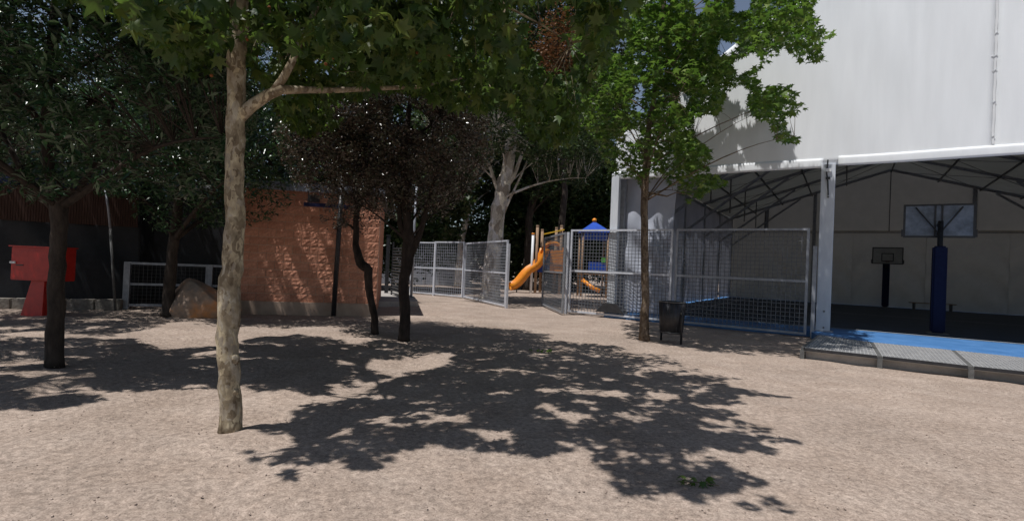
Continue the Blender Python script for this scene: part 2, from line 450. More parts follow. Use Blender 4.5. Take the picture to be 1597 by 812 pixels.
# ------------------------------------------------------------------ leaves
def leaf_templates():
    T = {}
    rim = [(-90, .22), (-62, .50), (-28, .42), (-18, .80), (14, .48), (36, 1.0), (62, .50), (90, 1.12), (118, .50), (144, 1.0), (166, .48), (198, .80), (208, .42), (242, .50)]
    vs = [(0, 0.0, 0.0)] + [(r * math.cos(R(a)) * .5, r * math.sin(R(a)) * .5, -.20 * abs(math.cos(R(a))) * r - .20 * r * r) for a, r in rim]
    n = len(rim)
    T['plane'] = (np.array(vs), [(0, i + 1, (i + 1) % n + 1) for i in range(n)])
    rim = [(-90, .2), (-25, .75), (12, .42), (36, 1.0), (62, .45), (90, 1.1), (118, .45), (144, 1.0), (168, .42), (205, .75)]
    vs = [(0, 0.0, 0.0)] + [(r * math.cos(R(a)) * .5, r * math.sin(R(a)) * .5, -.16 * abs(math.cos(R(a))) * r) for a, r in rim]
    n = len(rim)
    T['plane_lo'] = (np.array(vs), [(0, i + 1, (i + 1) % n + 1) for i in range(n)])
    T['lance'] = (np.array([(0, -.5, 0), (.15, -.1, .05), (0, .55, -.06), (-.15, -.1, .05)]), [(0, 1, 2), (0, 2, 3)])
    T['oval'] = (np.array([(0, -.5, 0), (.30, -.1, .08), (0, .5, -.06), (-.30, -.1, .08)]), [(0, 1, 2), (0, 2, 3)])
    return T
LT = leaf_templates()

def leaf_mesh(name, P, size, kind, m, droop=0.3, upb=0.8, seed=1, sj=0.3):
    r = np.random.default_rng(seed)
    N = len(P)
    nrm = r.normal(size=(N, 3)) * 0.75; nrm[:, 2] = np.abs(nrm[:, 2]) + upb
    nrm /= np.linalg.norm(nrm, axis=1, keepdims=True)
    t = r.normal(size=(N, 3)); t[:, 2] -= droop * 2
    t -= nrm * np.sum(t * nrm, 1, keepdims=True)
    t /= np.linalg.norm(t, axis=1, keepdims=True)
    b = np.cross(nrm, t)
    s = size * (1 + r.uniform(-sj, sj, N))
    V, F = LT[kind]
    k = len(V)
    co = P[:, None, :] + s[:, None, None] * (V[None, :, 0:1] * b[:, None, :] + V[None, :, 1:2] * t[:, None, :] + V[None, :, 2:3] * nrm[:, None, :])
    F = np.array(F)
    fa = (F[None] + (np.arange(N) * k)[:, None, None]).reshape(-1, 3).astype(np.int32)
    me = bpy.data.meshes.new(name)
    me.vertices.add(N * k); me.vertices.foreach_set('co', co.astype(np.float32).ravel())
    me.loops.add(fa.size); me.loops.foreach_set('vertex_index', fa.ravel())
    me.polygons.add(len(fa)); me.polygons.foreach_set('loop_start', np.arange(0, fa.size, 3, dtype=np.int32))
    me.update(calc_edges=True)
    at = me.attributes.new('tint', 'FLOAT', 'POINT')
    tint = np.clip(r.beta(2.2, 2.2, N), 0, 1)
    at.data.foreach_set('value', np.repeat(tint, k).astype(np.float32))
    me.materials.append(m)
    return me

def spread(centres, per, rad, seed=1, flat=0.75):
    r = np.random.default_rng(seed)
    N = len(centres)
    d = r.normal(size=(N * per, 3)); d /= np.linalg.norm(d, axis=1, keepdims=True)
    d *= (r.uniform(0, 1, (N * per, 1)) ** 0.5) * rad
    d[:, 2] *= flat
    return np.repeat(centres, per, axis=0) + d

def grow(root, trunk_pts, trunk_r, centres, bark, limbs=10, limb_r=0.06, start=0.6, seed=1, sides=12, twig_r=0.008, lump=0.05, sag=0.15, limb_names='branch', twigs=True, max_twig=2.6):
    """trunk + limbs + twigs reaching the leaf clusters"""
    rs = random.Random(seed)
    tp = [Vector(p) for p in trunk_pts]
    # resample trunk
    pts = []; rad = []
    n = len(tp)
    for i in range(n - 1):
        for k in range(4):
            f = k / 4
            pts.append(tp[i].lerp(tp[i + 1], f)); rad.append(trunk_r[i] * (1 - f) + trunk_r[i + 1] * f)
    pts.append(tp[-1]); rad.append(trunk_r[-1])
    st = random.getstate(); random.seed(seed)
    for i in range(1, len(pts) - 1):
        pts[i] = pts[i] + Vector((rs.uniform(-1, 1), rs.uniform(-1, 1), 0)) * rad[i] * 0.12
    rad[0] *= 1.12; rad[1] *= 1.02
    MB().tube(pts, rad, sides, True, lump).build('trunk', bark, root, smooth=True)
    C = [Vector(c) for c in centres]
    if not C:
        random.setstate(st); return
    # farthest point choice of limb ends
    ends = [rs.choice(C)]
    cand = rs.sample(C, min(len(C), 160))
    while len(ends) < min(limbs, len(cand)):
        best = max(cand, key=lambda c: min((c - e).length for e in ends)); ends.append(best)
    lp = list(pts[int(len(pts) * start):]); 
    nodes = [(p, rad[min(len(rad) - 1, i + int(len(pts) * start))]) for i, p in enumerate(lp)]
    allpts = list(lp)
    for e in ends:
        # leave from a trunk point below the end
        k = min(range(len(lp)), key=lambda i: abs((lp[i].z) - (e.z - (Vector((e.x, e.y)) - Vector((lp[i].x, lp[i].y))).length * 0.75)))
        a = lp[k]; L = (e - a).length
        mid1 = a.lerp(e, .35) + Vector((rs.uniform(-.1, .1), rs.uniform(-.1, .1), .12)) * L
        mid2 = a.lerp(e, .7) + Vector((rs.uniform(-.08, .08), rs.uniform(-.08, .08), .08)) * L
        P = []
        for i in range(9):
            t = i / 8
            P.append(a * (1 - t) ** 3 + mid1 * 3 * t * (1 - t) ** 2 + mid2 * 3 * t * t * (1 - t) + e * t ** 3)
        r0 = limb_r * (0.7 + 0.5 * rs.random())
        MB().tube(P, [r0 * (1 - .85 * i / 8) for i in range(9)], 7, True, 0.05).build(limb_names, bark, root, smooth=True)
        allpts += P[1:]
    if twigs:
        tw = MB(); A = np.array([tuple(p) for p in allpts])
        for c in C:
            d = np.linalg.norm(A - np.array(c), axis=1); j = int(d.argmin())
            if d[j] < 0.05 or d[j] > max_twig: continue
            a = Vector(A[j]); m1 = a.lerp(c, .5) + Vector((rs.uniform(-.1, .1), rs.uniform(-.1, .1), .1)) * d[j]
            tw.tube([a, m1, c], [twig_r * 1.6, twig_r, twig_r * .4], 4, False)
        if tw.v: tw.build('twigs', bark, root, kind='stuff')
    random.setstate(st)

# tent frame (needed to keep crowns off the facade)
E1 = Vector((0.841, -0.541, 0)).normalized(); E2 = Vector((0.541, 0.841, 0)).normalized()
FZ = 0.20                                              # court floor above the sand
COLP = gp(1283, 516, FZ)                               # foot of the tent's front column
TO = COLP + E1 * 2.8                                   # middle of the front, at floor level
def T(s, d, z): 
    p = TO + E1 * s + E2 * d
    return Vector((p.x, p.y, z))
def facade_gap(P):
    q = P - np.array([TO.x, TO.y, 0]); return q @ np.array(E2)
def facade_hit(P):
    g = facade_gap(P); k = (-g) / (SDn @ np.array(E2))
    return P + k[:, None] * SDn
def ground_hit(P):
    return P + (P[:, 2] / -SDn[2])[:, None] * SDn

WA = gp(377, 488.5); WBp = gp(521, 491.5); WD = np.array([WBp.x - WA.x, WBp.y - WA.y, 0.0]); WD /= np.linalg.norm(WD); WN = np.array([-WD[1], WD[0], 0.0])
WGAPS = [[(440, 318), (478, 318), (500, 370), (524, 420), (510, 445), (490, 420), (460, 360)], [(408, 352), (432, 350), (455, 395), (475, 430), (500, 478), (478, 482), (455, 440), (430, 395)],
         [(388, 370), (402, 372), (430, 425), (452, 480), (430, 486), (410, 430)], [(540, 318), (590, 318), (590, 470), (560, 452), (548, 400)], [(482, 322), (500, 318), (524, 370), (524, 395)], [(380, 440), (392, 450), (400, 486), (384, 486)]]
def wall_gap_ok(P):
    # keeps the slanting openings through which the sun reaches the block wall
    k = ((np.array([WA.x, WA.y, 0]) - P) @ WN) / (SDn @ WN)
    H = P + k[:, None] * SDn
    h, _ = proj(H)
    bad = np.zeros(len(P), bool)
    for g in WGAPS: bad |= inpoly(h, g)
    return ~(bad & (k > 0) & (H[:, 2] > 0))

# ---------------------------------------------------------------- near plane tree
NT = gp(359, 668)
SH1 = [(318, 697), (350, 683), (400, 690), (455, 676), (520, 668), (430, 668), (395, 664), (440, 640), (478, 628), (560, 622), (500, 612), (600, 600), (640, 580), (700, 550), (760, 530), (860, 515), (960, 530),
       (1055, 562), (1075, 588), (1180, 590), (1150, 600), (1235, 617), (1160, 628), (1100, 628), (1135, 650), (1110, 662), (1205, 672), (1215, 680), (1140, 684), (1175, 690), (1240, 702), (1230, 712), (1165, 700), (1120, 700),
       (1185, 725), (1150, 735), (1168, 757), (1120, 752), (1165, 778), (1150, 786), (1090, 765), (1030, 752), (1030, 770), (975, 775), (960, 755), (930, 755), (930, 715), (880, 705), (850, 680),
       (830, 712), (790, 715), (720, 690), (690, 705), (640, 695), (590, 705), (642, 718), (630, 728), (580, 722), (540, 708), (500, 722), (480, 748), (408, 740), (450, 722), (395, 712), (330, 708)]
GAPS1 = [[(560, 560), (720, 548), (690, 572), (600, 590)], [(860, 600), (965, 600), (970, 615), (900, 612)], [(1000, 612), (1075, 630), (1060, 638), (1000, 622)], [(730, 675), (790, 670), (800, 690), (740, 695)],
         [(870, 640), (900, 638), (900, 648), (872, 650)], [(1080, 610), (1110, 612), (1105, 622), (1085, 620)]]
LOW1 = [(0, -30), (60, -8), (100, 10), (180, 22), (240, 70), (290, 118), (330, 112), (350, 78), (385, 90), (410, 130), (440, 190), (475, 222), (515, 214), (545, 158), (600, 138), (640, 142), (700, 165), (780, 172), (850, 228), (895, 225), (920, 140), (960, 60), (1010, 5), (1060, -20), (1700, -20)]
lx, ly = zip(*LOW1)
SH1B = [(250, 545), (330, 536), (420, 520), (520, 512), (640, 503), (720, 505), (760, 540), (720, 562), (660, 584), (610, 590), (560, 596), (520, 598), (480, 606), (430, 600), (380, 606), (340, 612), (300, 600), (240, 604), (220, 570)]
GAPS1 += [[(470, 545), (500, 540), (510, 552), (480, 556)], [(360, 570), (400, 566), (402, 578), (366, 580)]]
def ragged(G):
    # irregular crown outline and small openings, in the plane of the shade
    x, y = G[:, 0], G[:, 1]
    dx = (vnoise(x * 1.3, y * 1.3, 11) - .5) * .7 + (vnoise(x * 4, y * 4, 12) - .5) * .34
    dy = (vnoise(x * 1.3 + 50, y * 1.3, 13) - .5) * .7 + (vnoise(x * 4 + 50, y * 4, 14) - .5) * .34
    Q = G.copy(); Q[:, 0] += dx; Q[:, 1] += dy
    gapf = vnoise(x * 1.7 + 7, y * 2.3, 15) * .55 + vnoise(x * 4.2, y * 5.2, 16) * .45
    return Q, gapf
def near_ok(P):
    px, dep = proj(P)
    Q, gapf = ragged(ground_hit(P))
    g, _ = proj(Q)
    ok = inpoly(g, SH1) | inpoly(g, SH1B)
    for q in GAPS1: ok &= ~inpoly(g, q)
    ok &= gapf < .76
    ok &= ~(inpoly(g, SH1B) & (gapf > .74))
    lim = np.interp(px[:, 0], lx, ly)
    pj = px + np.stack([(vnoise(px[:, 0] / 14, px[:, 1] / 14, 31) - .5) * 60, (vnoise(px[:, 0] / 14 + 5, px[:, 1] / 14, 32) - .5) * 60], 1)
    ok &= ~inpoly(pj, [(806, 5), (895, -5), (900, 100), (880, 130), (845, 100), (815, 60)]) & ~inpoly(px, [(400, 62), (425, 58), (428, 92), (404, 95)])
    ok &= (px[:, 1] < lim) | (px[:, 0] < -30)
    return ok, px
def near_tree():
    r = np.random.default_rng(11)
    N = 60000
    G = np.stack([r.uniform(-4.5, 6, N), r.uniform(3.5, 13.5, N), np.zeros(N)], 1)
    z = 3.6 + 4.6 * r.uniform(0, 1, N) ** 1.3
    P = G - (z / -SDn[2])[:, None] * SDn
    P[:, 2] = z
    hd = np.hypot(P[:, 0] - (NT.x + 1.4), P[:, 1] - (NT.y + 1.4))
    ok, px = near_ok(P)
    # rounded crown: lower toward the rim
    ok &= (hd < 4.9) & (z < 8.3 - 0.09 * hd ** 2) & (z > 3.7)
    P = P[ok]
    C = P[:1100]
    leaves = spread(C, 24, 0.33, 12, 0.8)
    ok, px = near_ok(leaves)
    leaves = leaves[ok]; px = px[ok]
    root = thing('plane_tree', 'tall plane tree with mottled pale trunk in the left foreground, its crown overhanging the top', 'tree', NT)
    root_inv = Vector(NT)
    # individually visible leaves
    _, dep = proj(leaves)
    vis = (px[:, 0] > 0) & (px[:, 0] < 1597) & (px[:, 1] > 4) & (px[:, 1] < 400)
    order = np.argsort(dep + (~vis) * 1000)
    pick = order[:290]
    rest = np.setdiff1d(np.arange(len(leaves)), pick)
    me = leaf_mesh('crown', leaves[rest] - np.array(NT), 0.19, 'plane', L_NEAR, 0.9, 0.15, 21, .45)
    obj('crown', me, None, root, kind='stuff')
    variants = []
    for k in range(5):
        lm = leaf_mesh('leaf', np.zeros((1, 3)), 0.21, 'plane', L_NEAR, 0.0, 50, 40 + k, 0.0)
        lm.attributes['tint'].data.foreach_set('value', np.full(len(lm.vertices), 0.1 + 0.2 * k, np.float32))
        variants.append(lm)
    for i in pick:
        o = bpy.data.objects.new('leaf', variants[random.randrange(5)])
        o.parent = root; o.location = Vector(leaves[i]) - root_inv
        o.rotation_euler = (random.gauss(-1.15, .6), random.gauss(0, .5), random.uniform(0, 6.28))
        s = random.uniform(.8, 1.2); o.scale = (s, s, s)
        COL.objects.link(o)
    # trunk: seen from (359,668) to (368,110) and on
    D = NT.y
    def atd(pxx, pyy, dd=0.0):
        d = ray(pxx, pyy); t = (D + dd) / d.y
        return Vector((d.x * t, d.y * t, CAMH + d.z * t)) - root_inv
    trunk = [Vector((0, 0, -.08)), atd(358, 600), atd(355, 540), atd(357, 480), atd(361, 420), atd(366, 350), atd(367, 270), atd(367, 200), atd(369, 130), atd(371, 60), atd(374, -20, .05), atd(380, -140, .12), atd(388, -270, .25)]
    tr = [.108, .102, .102, .108, .102, .096, .090, .092, .088, .09, .082, .06, .03]
    cs = [c - np.array(NT) for c in C]
    grow(root, trunk, tr, [c for c in cs if c[2] > 3.6], M['bark_plane'], 11, 0.036, 0.84, 5, 18, 0.005, 0.04, max_twig=1.0)
    # the big low limb seen leaving to the right, forking
    limb = MB()
    P0 = [atd(372, 182), atd(392, 165), atd(418, 148), atd(438, 140), atd(470, 140, .2), atd(520, 141, .5), atd(580, 138, .9), atd(650, 136, 1.3), atd(720, 122, 1.8)]
    limb.tube(P0, [.075, .062, .055, .050, .040, .034, .030, .024, .012], 9, True, .05)
    limb.build('branch', M['bark_plane'], root, smooth=True)
    limb = MB()
    P1 = [atd(424, 147), atd(442, 122), atd(455, 98), atd(470, 60, .2), atd(500, 0, .5), atd(540, -80, .9)]
    limb.tube(P1, [.045, .042, .038, .032, .024, .012], 8, True, .05)
    limb.build('branch', M['bark_plane'], root, smooth=True)
    limb = MB()
    P1 = [atd(369, 95), atd(350, 55), atd(325, 18, -.1), atd(295, -30, -.2), atd(250, -110, -.4)]
    limb.tube(P1, [.035, .030, .026, .022, .012], 8, True, .05)
    limb.build('branch', M['bark_plane'], root, smooth=True)
    # knots and burrs on the trunk
    for (kx, ky, kr) in ((351, 462, .055), (368, 290, .05), (366, 560, .05), (350, 500, .035), (362, 250, .03), (367, 610, .035)):
        c = atd(kx, ky, -.03)
        bm = bmesh.new(); bmesh.ops.create_icosphere(bm, subdivisions=2, radius=kr)
        for v in bm.verts: v.co = Vector((v.co.x, v.co.y, v.co.z * 1.25)) * (1 + random.uniform(-.12, .12)) + c
        me = bpy.data.meshes.new('burr'); bm.to_mesh(me); bm.free(); me.shade_smooth()
        obj('burr', me, M['bark_plane'], root)
    bm = bmesh.new(); bmesh.ops.create_icosphere(bm, subdivisions=2, radius=.018)
    sb = bpy.data.meshes.new('seed_ball'); bm.to_mesh(sb); bm.free(); sb.materials.append(M['seed']); sb.shade_smooth()
    for (sx, sy) in ((310, 4), (385, 62), (372, 95), (330, 118), (400, 88), (235, 2), (568, 4), (650, 82), (655, 95), (600, 98), (508, 100), (420, 12), (520, 90), (640, 6), (700, 88), (285, 62)):
        o = bpy.data.objects.new('seed_ball', sb); o.parent = root; o.location = atd(sx, sy, random.uniform(-.3, .5)); COL.objects.link(o)
near_tree()

# ---------------------------------------------------------------- sunlit plane tree by the tent
T2B = gp(1005, 529)
T2POLY = [(905, -400), (900, -20), (925, 0), (905, 20), (890, 60), (900, 120), (890, 170), (925, 215), (940, 245), (950, 275), (985, 275), (1000, 292), (1030, 272), (1055, 300), (1075, 318), (1110, 296), (1138, 285), (1105, 262),
          (1112, 235), (1085, 215), (1080, 180), (1120, 178), (1130, 150), (1150, 130), (1170, 140), (1165, 165), (1180, 185), (1200, 190), (1210, 222), (1262, 225), (1230, 205), (1225, 185), (1258, 168), (1240, 150), (1248, 135),
          (1215, 130), (1190, 135), (1178, 112), (1205, 96), (1222, 72), (1255, 102), (1290, 95), (1280, 70), (1308, 50), (1275, 38), (1268, 10), (1290, -30), (1260, -120), (1160, -400)]
T2SKY = [[(932, -10), (985, -10), (975, 20), (950, 45), (930, 30)], [(950, 52), (980, 60), (975, 88), (950, 80)], [(1080, -10), (1102, -10), (1100, 22), (1082, 24)], [(1142, -10), (1172, -10), (1172, 18), (1145, 20)],
         [(985, 130), (1003, 125), (1000, 178), (985, 170)], [(1120, 60), (1150, 66), (1140, 90), (1120, 84)], [(1060, 140), (1078, 150), (1070, 170), (1058, 160)], [(1140, 95), (1180, 80), (1185, 100), (1150, 120)], [(975, 200), (1000, 205), (990, 225), (975, 220)]]
T2SHW = [(800, -900), (1060, -900), (1072, 60), (1078, 148), (1112, 146), (1131, 152), (1150, 176), (1157, 163), (1176, 185), (1194, 201), (1224, 207), (1241, 222), (1241, 247), (1226, 256), (1209, 264), (1190, 268), (1176, 258), (1164, 232), (1150, 215), (1142, 207), (1129, 222), (1150, 239), (1161, 258), (1152, 270), (1108, 275), (800, 320)]
def t2_ok(P):
    px, dep = proj(P)
    ok = inpoly(px, T2POLY)
    for q in T2SKY: ok &= ~inpoly(px, q)
    ok &= facade_gap(P) < -0.35
    H = facade_hit(P); h, _ = proj(H)
    h = h + np.stack([(vnoise(h[:, 0] / 34, h[:, 1] / 34, 21) - .5) * 16 + (vnoise(h[:, 0] / 11, h[:, 1] / 11, 22) - .5) * 16, (vnoise(h[:, 0] / 34 + 9, h[:, 1] / 34, 23) - .5) * 16 + (vnoise(h[:, 0] / 11, h[:, 1] / 11 + 5, 24) - .5) * 16], 1)
    ok &= (H[:, 2] < 5.2) | (vnoise(H[:, 0] * 2.4, H[:, 2] * 2.4, 25) < .66)
    ok &= (H[:, 2] < 5.0) | inpoly(h, T2SHW) | (H[:, 2] > 11)
    return ok
def sunlit_tree():
    r = np.random.default_rng(31)
    N = 60000
    c = np.array([T2B.x + 1.4, T2B.y + .6, 7.5])
    d = r.normal(size=(N, 3)); d /= np.linalg.norm(d, axis=1, keepdims=True)
    d *= r.uniform(0, 1, (N, 1)) ** .38
    P = c + d * np.array([4.3, 4.2, 4.3])
    P = P[t2_ok(P)]
    Hh = facade_hit(P); hh_, _ = proj(Hh); gg = facade_gap(P)
    nearw = inpoly(hh_, [(1085, 140), (1150, 170), (1185, 205), (1245, 212), (1242, 268), (1050, 268)]) & (gg > -2.6) & (Hh[:, 2] > 5)
    C = np.concatenate([P[:850], P[850:][nearw[850:]][:260]])
    lv = spread(C, 24, .40, 32, .8)
    lv = lv[t2_ok(lv)]
    root = thing('plane_tree', 'young plane tree with bright sunlit crown and slim trunk in front of the white tent', 'tree', T2B)
    obj('crown', leaf_mesh('crown', lv - np.array(T2B), .23, 'plane_lo', L_SUN, .5, .8, 33), None, root, kind='stuff')
    def atd(pxx, pyy, dd=0.0):
        q = ray(pxx, pyy); t = (T2B.y + dd) / q.y
        return Vector((q.x * t, q.y * t, CAMH + q.z * t)) - T2B
    tr = [Vector((0, 0, -.06)), atd(1006, 470), atd(1006, 400), atd(1005, 330), atd(1007, 270), atd(1012, 200), atd(1025, 120), atd(1035, 20), atd(1050, -120)]
    grow(root, tr, [.14, .105, .10, .095, .10, .075, .06, .045, .02], [q - np.array(T2B) for q in C], M['bark_young'], 20, .022, .42, 8, 14, .005, .04, max_twig=.9)
    for pts in ([atd(1009, 300), atd(1040, 306, .1), atd(1055, 300, .2), atd(1080, 305, .3)], [atd(1010, 262), atd(1060, 225, .3), atd(1120, 195, .6), atd(1190, 165, 1.)], [atd(1008, 285), atd(985, 262, .1), atd(962, 240, .2)]):
        MB().tube(pts, [.03, .022, .016, .008][:len(pts)], 6, True).build('branch', M['bark_young'], root, smooth=True)
sunlit_tree()

# ---------------------------------------------------------------- other trees
def mask_tree(name, label, base, trunk_px, trunk_w, bark, centre, radii, nclus, per, rad, leaf, leafsize, kind, seed,
              vis=None, holes=(), shadow=None, limbs=9, limb_r=.06, droop=.3, start=.55, group=None, forks=(), fexp=.45, upb=.8):
    root = thing(name, label, 'tree', base, 0, group)
    B = np.array(base)
    r = np.random.default_rng(seed)
    def okf(P):
        px, dep = proj(P)
        ok = np.ones(len(P), bool)
        if vis is not None: ok &= inpoly(px, vis) | (px[:, 1] < -8) | (px[:, 0] < -10)
        for h in holes: ok &= ~inpoly(px, h)
        ok &= wall_gap_ok(P)
        if shadow is not None:
            Q, gapf = ragged(ground_hit(P)); g, _ = proj(Q); ok &= inpoly(g, shadow) & (gapf < .685)
        return ok
    N = nclus * 14
    d = r.normal(size=(N, 3)); d /= np.linalg.norm(d, axis=1, keepdims=True); d *= r.uniform(0, 1, (N, 1)) ** fexp
    P = np.array(centre) + d * np.array(radii)
    C = P[okf(P)][:nclus]
    lv = spread(C, per, rad, seed + 1, .8)
    lv = lv[okf(lv)]
    obj('crown', leaf_mesh('crown', lv - B, leafsize, kind, leaf, droop, upb, seed + 2), None, root, kind='stuff')
    def atd(t):
        q = ray(t[0], t[1]); k = (base.y + (t[2] if len(t) > 2 else 0)) / q.y
        return Vector((q.x * k, q.y * k, CAMH + q.z * k)) - base
    ppm = FOC / base.y
    tr = [Vector((0, 0, -.06))] + [atd(t) for t in trunk_px]
    grow(root, tr, [wd / ppm / 2 for wd in trunk_w], [c - B for c in C], bark, limbs, limb_r, start, seed, 11, .007, .07)
    for pts, r0 in forks:
        pp = [atd(t) for t in pts]
        MB().tube(pp, [r0 * (1 - .6 * i / (len(pp) - 1)) for i in range(len(pp))], 9, True, .06).build('branch', bark, root, smooth=True)
    return root

SH_LEFT = [(-900, 440), (-200, 440), (0, 440), (300, 440), (372, 450), (370, 497), (262, 497), (275, 505), (190, 520), (80, 516), (0, 521), (-100, 524), (60, 526), (150, 522), (260, 540), (330, 536), (470, 520), (520, 530), (590, 545), (560, 575), (540, 592), (470, 604), (400, 590), (330, 612), (250, 602), (200, 605),
           (180, 618), (120, 628), (60, 634), (0, 642), (-200, 650), (-900, 700)]
VL = [(-60, -20), (420, -20), (400, 200), (345, 260), (330, 345), (290, 352), (240, 300), (200, 290), (160, 300), (130, 275), (110, 300), (60, 318), (20, 300), (0, 322), (-60, 330)]
LB = gp(85, 568)
mask_tree('laurel_tree', 'glossy dark leaved tree with a forking trunk in front of the red cabinet', LB,
          [(86, 500), (88, 430), (92, 370), (92, 325), (78, 270), (70, 200), (80, 60), (90, -80)], [24, 22, 21, 21, 24, 15, 13, 11, 6], M['bark_brown'],
          (LB.x + .7, LB.y - .4, 5.3), (5.4, 4.7, 3.0), 1700, 26, .29, L_GLOSS, .155, 'lance', 51, vis=VL,
          holes=[[(25, 128), (55, 120), (60, 142), (35, 145)], [(75, 122), (92, 124), (90, 136), (76, 134)], [(100, 128), (145, 130), (150, 165), (135, 172), (120, 150)], [(50, 165), (70, 165), (70, 185), (52, 180)]],
          shadow=SH_LEFT, limbs=11, limb_r=.05, droop=.8, start=.5, forks=[([(88, 325), (110, 302), (122, 300), (150, 250), (180, 150)], .07), ([(90, 330), (60, 300), (30, 260), (0, 200)], .07)])
for lx_, ly_, sd, lab in ((-13.2, 11.2, 501, 'glossy dark leaved tree just outside the left edge, added to shade the red cabinet'), (-13.6, 16.6, 511, 'dark leaved tree rising behind the black screen fence left of the boulder')):  # first tree is added beyond the frame so its crown shades the cabinet
    lb_ = Vector((lx_, ly_, 0))
    mask_tree('laurel_tree', lab, lb_, [(798 + FOC * lx_ / ly_ + 5, 330), (798 + FOC * lx_ / ly_ + 8, 150)], [24, 18, 8], M['bark_brown'],
              (lx_ + .3, ly_ - .2, 5.8), (4.0, 3.2, 2.7), 620, 30, .4, L_GLOSS, .16, 'lance', sd,
              vis=[(-60, -20), (420, -20), (400, 200), (345, 260), (300, 300), (240, 280), (180, 290), (60, 300), (-60, 330)], shadow=SH_LEFT, limbs=7, limb_r=.05, droop=.8, start=.5)
LB2 = gp(262, 493)
mask_tree('laurel_tree', 'dark leafy tree leaning behind the boulder at the grey mesh fence', LB2,
          [(264, 450), (268, 400), (274, 350), (282, 280), (290, 180), (300, 60)], [20, 17, 15, 14, 12, 9, 5], M['bark_brown'],
          (LB2.x + 1.0, LB2.y + .3, 5.2), (3.4, 2.6, 3.6), 800, 30, .4, L_GLOSS, .17, 'lance', 61,
          vis=[(120, -40), (520, -40), (500, 180), (470, 260), (455, 320), (420, 345), (390, 352), (340, 355), (250, 362), (212, 350), (200, 310), (120, 300)],
          limbs=9, limb_r=.06, droop=.6, start=.4)
PB1 = gp(585, 519)
VP_ = [(430, 170), (470, 140), (520, 120), (760, 120), (770, 250), (735, 300), (700, 330), (690, 345), (660, 372), (640, 350), (610, 345), (585, 362), (560, 372), (545, 352), (520, 372), (505, 360), (498, 340), (510, 315), (470, 300), (440, 260), (425, 210)]
SHP = [(330, 540), (420, 528), (560, 518), (640, 498), (760, 488), (900, 492), (1010, 520), (1000, 560), (900, 575), (760, 570), (650, 560), (560, 590), (480, 604), (340, 610), (280, 590)]
mask_tree('plum_tree', 'purple leaved tree with a thin crooked trunk near the brick building', PB1,
          [(584, 490), (577, 460), (574, 420), (562, 410), (555, 380), (556, 340), (562, 270), (570, 180)], [12, 11, 11, 14, 14, 10, 9, 8, 4], M['bark_dark'],
          (PB1.x - .9, PB1.y + .2, 4.7), (2.4, 1.9, 2.2), 620, 40, .28, L_PURPLE, .075, 'oval', 71, vis=VP_,
          holes=[[(612, 165), (640, 160), (676, 190), (672, 212), (640, 200), (612, 192)], [(500, 350), (520, 352), (516, 340)]], limbs=9, limb_r=.035, start=.5, group=None, forks=[])
PB2 = gp(630, 530)
mask_tree('plum_tree', 'purple leaved tree with a thick black trunk splitting in two before the fence gate', PB2,
          [(632, 490), (630, 440), (636, 400), (638, 370), (634, 330), (630, 250), (640, 150)], [18, 16.5, 16, 19, 19, 12, 10, 8, 4], M['bark_dark'],
          (PB2.x + .1, PB2.y + .1, 4.9), (2.5, 1.9, 2.2), 720, 40, .28, L_PURPLE, .075, 'oval', 81, vis=VP_,
          holes=[[(612, 165), (640, 160), (676, 190), (672, 212), (640, 200), (612, 192)], [(700, 210), (712, 208), (712, 222), (702, 222)]], limbs=9, limb_r=.035, start=.55,
          forks=[([(637, 405), (652, 372), (660, 345), (672, 300), (690, 240)], .09), ([(636, 380), (624, 350), (622, 300), (610, 240)], .08)])

# white barked trees beyond the gate
WB = gp(764, 469)
mask_tree('white_bark_tree', 'big pale barked tree forking above the open mesh gate', WB,
          [(764, 450), (769, 400), (773, 360), (777, 325), (784, 295), (790, 270), (800, 200), (805, 60)], [33, 29, 26, 23, 22, 22, 20, 16, 6], M['bark_white'],
          (WB.x + 1.0, WB.y - .5, 9.5), (5.5, 4.2, 4.6), 800, 26, .6, L_BACK, .20, 'oval', 91,
          vis=[(640, -40), (812, -40), (818, 60), (850, 118), (895, 140), (910, 100), (905, -40), (960, -40), (950, 260), (910, 300), (870, 280), (850, 290), (815, 245), (790, 240), (760, 255), (735, 270), (700, 240), (640, 200)],
          limbs=8, limb_r=.06, start=.55, forks=[([(782, 310), (772, 285), (765, 262), (752, 240), (730, 180)], .12), ([(786, 300), (803, 270), (812, 245), (830, 200), (850, 120)], .13), ([(780, 345), (795, 310), (812, 275), (822, 250)], .08)])
WB2 = gp(715, 447)
mask_tree('white_bark_tree', 'slim pale barked tree beyond the fence to the left of the open gate', WB2,
          [(716, 420), (721, 370), (727, 345), (731, 320), (733, 280), (735, 200)], [14, 11, 10, 9, 8, 7, 4], M['bark_white'],
          (WB2.x, WB2.y, 12), (5, 4, 5.5), 520, 22, .8, L_BACK, .26, 'oval', 101, limbs=9, limb_r=.12, start=.4,
          vis=[(560, -60), (900, -60), (880, 250), (800, 300), (700, 325), (640, 335), (560, 300)])
DB = gp(822, 452)
mask_tree('dark_trunk_tree', 'dark trunked tree leaning behind the orange slide', DB,
          [(822, 420), (825, 380), (824, 340), (832, 310), (845, 280), (860, 220)], [18, 15, 13, 12, 11, 9, 5], M['bark_brown'],
          (DB.x + .5, DB.y, 12), (6, 4, 6.), 560, 22, .9, L_BACK, .28, 'oval', 111, limbs=9, limb_r=.12, start=.4,
          vis=[(760, -60), (1000, -60), (960, 300), (935, 340), (900, 330), (860, 335), (800, 300)])
RB = gp(866, 456)
